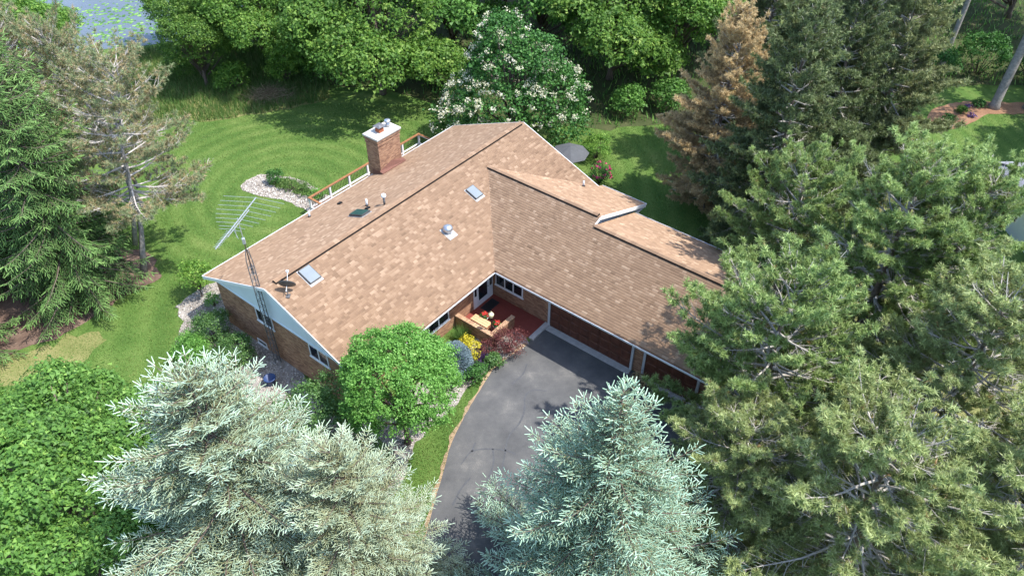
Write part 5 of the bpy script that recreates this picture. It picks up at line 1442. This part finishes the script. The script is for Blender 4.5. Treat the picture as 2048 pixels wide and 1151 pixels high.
# mulch island plants of the neighbour
for k, (x, y, r, mt, lb) in enumerate(((33.1, 20.9, 0.5, 'lilac', 'dark green mound on the red mulch island'), (34.6, 22.2, 0.35, 'bright', 'bright green hosta on the red mulch island'), (36.3, 23.2, 0.4, 'lilac', 'green plant beside the thick trunk on the mulch island'))):
    leafy('bed_plant', lb, 'plant', x, y, [((0, 0, 0.2), (r, r, 0.3))], 500, 0.12, G[mt], 0, 0.5, 150 + k, 'plants on the mulch island', clump=0.16, per=12)
for k, (x, y, mt, lb) in enumerate(((35.4, 22.9, 'salvia', 'small purple flowers at the rear of the mulch island'), (32.5, 20.6, 'pink', 'small red flowers at the tip of the mulch island'), (35.1, 21.6, 'salvia', 'small purple flowers at the front of the mulch island'))):
    leafy('bed_flowers', lb, 'flowers', x, y, [((0, 0, 0.12), (0.3, 0.25, 0.15))], 160, 0.1, G[mt], 0, 0.3, 160 + k, clump=0.1, per=8, zmin=0.02)

# brush pile in the meadow
rr = np.random.default_rng(170); n_ = 700
t = thing('brush_pile', 'heap of dry tan brush and sticks at the meadow edge', 'brush pile', (-17.9, 24.2, 0))
P = rr.normal(0, 1, (n_, 3)) * np.array([0.9, 0.6, 0.1]); P[:, 2] = np.abs(P[:, 2]) + 0.5 * np.exp(-(P[:, 0] ** 2 + P[:, 1] ** 2)) * rr.random(n_)
V, F, k = spindles(P, np.c_[rr.normal(0, 1, (n_, 2)), rr.normal(0.1, 0.25, n_)], rr.uniform(0.4, 1.1, n_), np.full(n_, 0.014), rr)
mobj('sticks', np_mesh('sticks', V, [F], np.repeat(rr.random(n_), k)), G['straw'], t)['kind'] = 'stuff'

# ------------------------------------------------------------------ ground cover
house_fp = np.array([hw(-9.3, -1.0), hw(1.1, -1.0), hw(1.1, 12), hw(8.3, 12), hw(8.3, 2.7), hw(9.5, 2.7), hw(9.5, -14.7), hw(-0.2, -14.7), hw(-0.2, -10.8), hw(-9.3, -10.8)])
rr = np.random.default_rng(200)
blk = [house_fp, drive_poly, west_poly, isl_poly, front_poly, mulch_poly, meadow_poly, forest_poly, nb_poly, lake_poly, needle_poly]


def scatter(n, x0, x1, y0, y1, keep=None, ban=()):
    x = rr.uniform(x0, x1, n); y = rr.uniform(y0, y1, n); k = np.ones(n, bool)
    if keep is not None: k &= inside(keep, x, y)
    for b_ in ban: k &= ~inside(b_, x, y)
    return np.stack([x[k], y[k], np.zeros(k.sum())], 1)


P = np.vstack([scatter(64000, -25, -8, -9, 8, None, blk), scatter(30000, -6, -1, -18, -3, None, blk), scatter(70000, -25, -4, 8, 23, None, blk), scatter(30000, 4, 14, 5, 21, None, blk), scatter(20000, 26, 44, 9, 22, None, blk)])
# mower passes: rings round the flower island behind, straight bands at the side
ring = np.hypot(P[:, 0] + 13.6, (P[:, 1] - 11.6) * 1.15) + 0.25 * np.sin(P[:, 0] * 0.6) + 0.2 * np.sin(P[:, 1] * 0.9)
band = P[:, 0] * 0.97 + P[:, 1] * 0.25 + 0.12 * np.sin(P[:, 1] * 0.7)
mow = np.where(P[:, 1] > 2.5, np.sin(ring * 2 * math.pi / 1.25), np.sin(band * 2 * math.pi / 1.9))
patch = np.sin(P[:, 0] * 0.9 + 1) * np.sin(P[:, 1] * 0.7) + np.sin(P[:, 0] * 2.3 + P[:, 1] * 1.7)
tag(blade_obj('short_grass', rr, P, 0.06, 0.04, G['grass'], None, 0.6, 0.58 + 0.12 * mow + 0.06 * patch, 0.16), 'short mown green grass covering the lawn', 'grass', kind='stuff')
P = scatter(45000, -34, -12, 20, 34, meadow_poly, [lake_poly])
tag(blade_obj('tall_grass', rr, P, 0.45, 0.045, G['tall'], None, 0.4, 0.5, 0.22), 'tall uncut meadow grass beyond the rear lawn', 'grass', kind='stuff')
P = np.vstack([scatter(9000, 8, 60, 19, 45, forest_poly), scatter(4000, -16, 8, 20, 40, forest_poly)])
tag(blade_obj('undergrowth', rr, P, 0.45, 0.09, G['woods'], None, 0.6, 0.5, 0.25), 'low leafy undergrowth on the forest floor', 'undergrowth', kind='stuff')


def pebbles(name, P, r0, r1, label, seed):
    rg_ = np.random.default_rng(seed); n = len(P); r = rg_.uniform(r0, r1, n)[:, None]
    base = np.array([(1, 0, 0), (0, 1, 0), (-1, 0, 0), (0, -1, 0), (0, 0, 0.7), (0, 0, -0.4)], float)
    a = rg_.uniform(0, 6.28, n); ca, sa = np.cos(a), np.sin(a)
    sc = rg_.uniform(0.6, 1.3, (n, 3)); B = base[None] * sc[:, None] * r[:, :, None]
    X = B[:, :, 0] * ca[:, None] - B[:, :, 1] * sa[:, None]; Y = B[:, :, 0] * sa[:, None] + B[:, :, 1] * ca[:, None]
    V = np.stack([X, Y, B[:, :, 2]], 2) + P[:, None] + np.array([0, 0, 0.02])
    k = np.arange(n)[:, None] * 6
    F = np.concatenate([k + f for f in ([0, 1, 4], [1, 2, 4], [2, 3, 4], [3, 0, 4], [1, 0, 5], [2, 1, 5], [3, 2, 5], [0, 3, 5])], 1).reshape(-1, 3)
    o = mobj(name, np_mesh(name, V.reshape(-1, 3), [F], np.repeat(rg_.random(n), 8)), M['pebble'])
    return tag(o, label, 'pebbles', kind='stuff')


M['pebble'] = leaf_mat('pebble', [(0.0, (0.16, 0.135, 0.11, 1)), (0.4, (0.38, 0.33, 0.28, 1)), (0.75, (0.56, 0.51, 0.45, 1)), (1.0, (0.74, 0.7, 0.64, 1))], 0.0, 0.8, 0.2)
pebbles('pebble_cover', scatter(16000, -17.5, -6, -10, 3, west_poly, [house_fp]), 0.025, 0.06, 'pale pebbles covering the bed along the gable wall', 1)
pebbles('pebble_cover', scatter(9000, -7, 2, -12, -1, front_poly, [house_fp]), 0.025, 0.06, 'pale pebbles covering the front bed beside the driveway', 2)
pebbles('pebble_cover', scatter(9000, -17, -9, 8, 14, isl_poly, [isl2_poly]), 0.03, 0.07, 'pale pebbles ringing the flower island in the rear lawn', 3)
# lily pads on the lake
P = scatter(7000, -60, -22, 31, 60, lake_poly); P = P[(np.sin(P[:, 0] * 0.5) + np.sin(P[:, 1] * 0.7 + P[:, 0] * 0.2) + rr.normal(0, 0.5, len(P))) > -0.4 + 0.06 * (P[:, 1] - 36)]
a = np.linspace(0, 2 * math.pi, 7)[:-1]; r = rr.uniform(0.07, 0.2, len(P))
V = np.stack([P[:, 0:1] + r[:, None] * np.cos(a), P[:, 1:2] + r[:, None] * np.sin(a), np.full((len(P), 6), 0.02) + rr.uniform(0, 0.006, (len(P), 1))], 2).reshape(-1, 3)
tag(mobj('lily_pads', np_mesh('lily_pads', V, [np.arange(len(P) * 6).reshape(-1, 6)], rr.random(len(P))), G['ball']), 'floating lily pads scattered over the lake', 'lily pads', kind='stuff')
# fallen pine needles and leaf crumbs
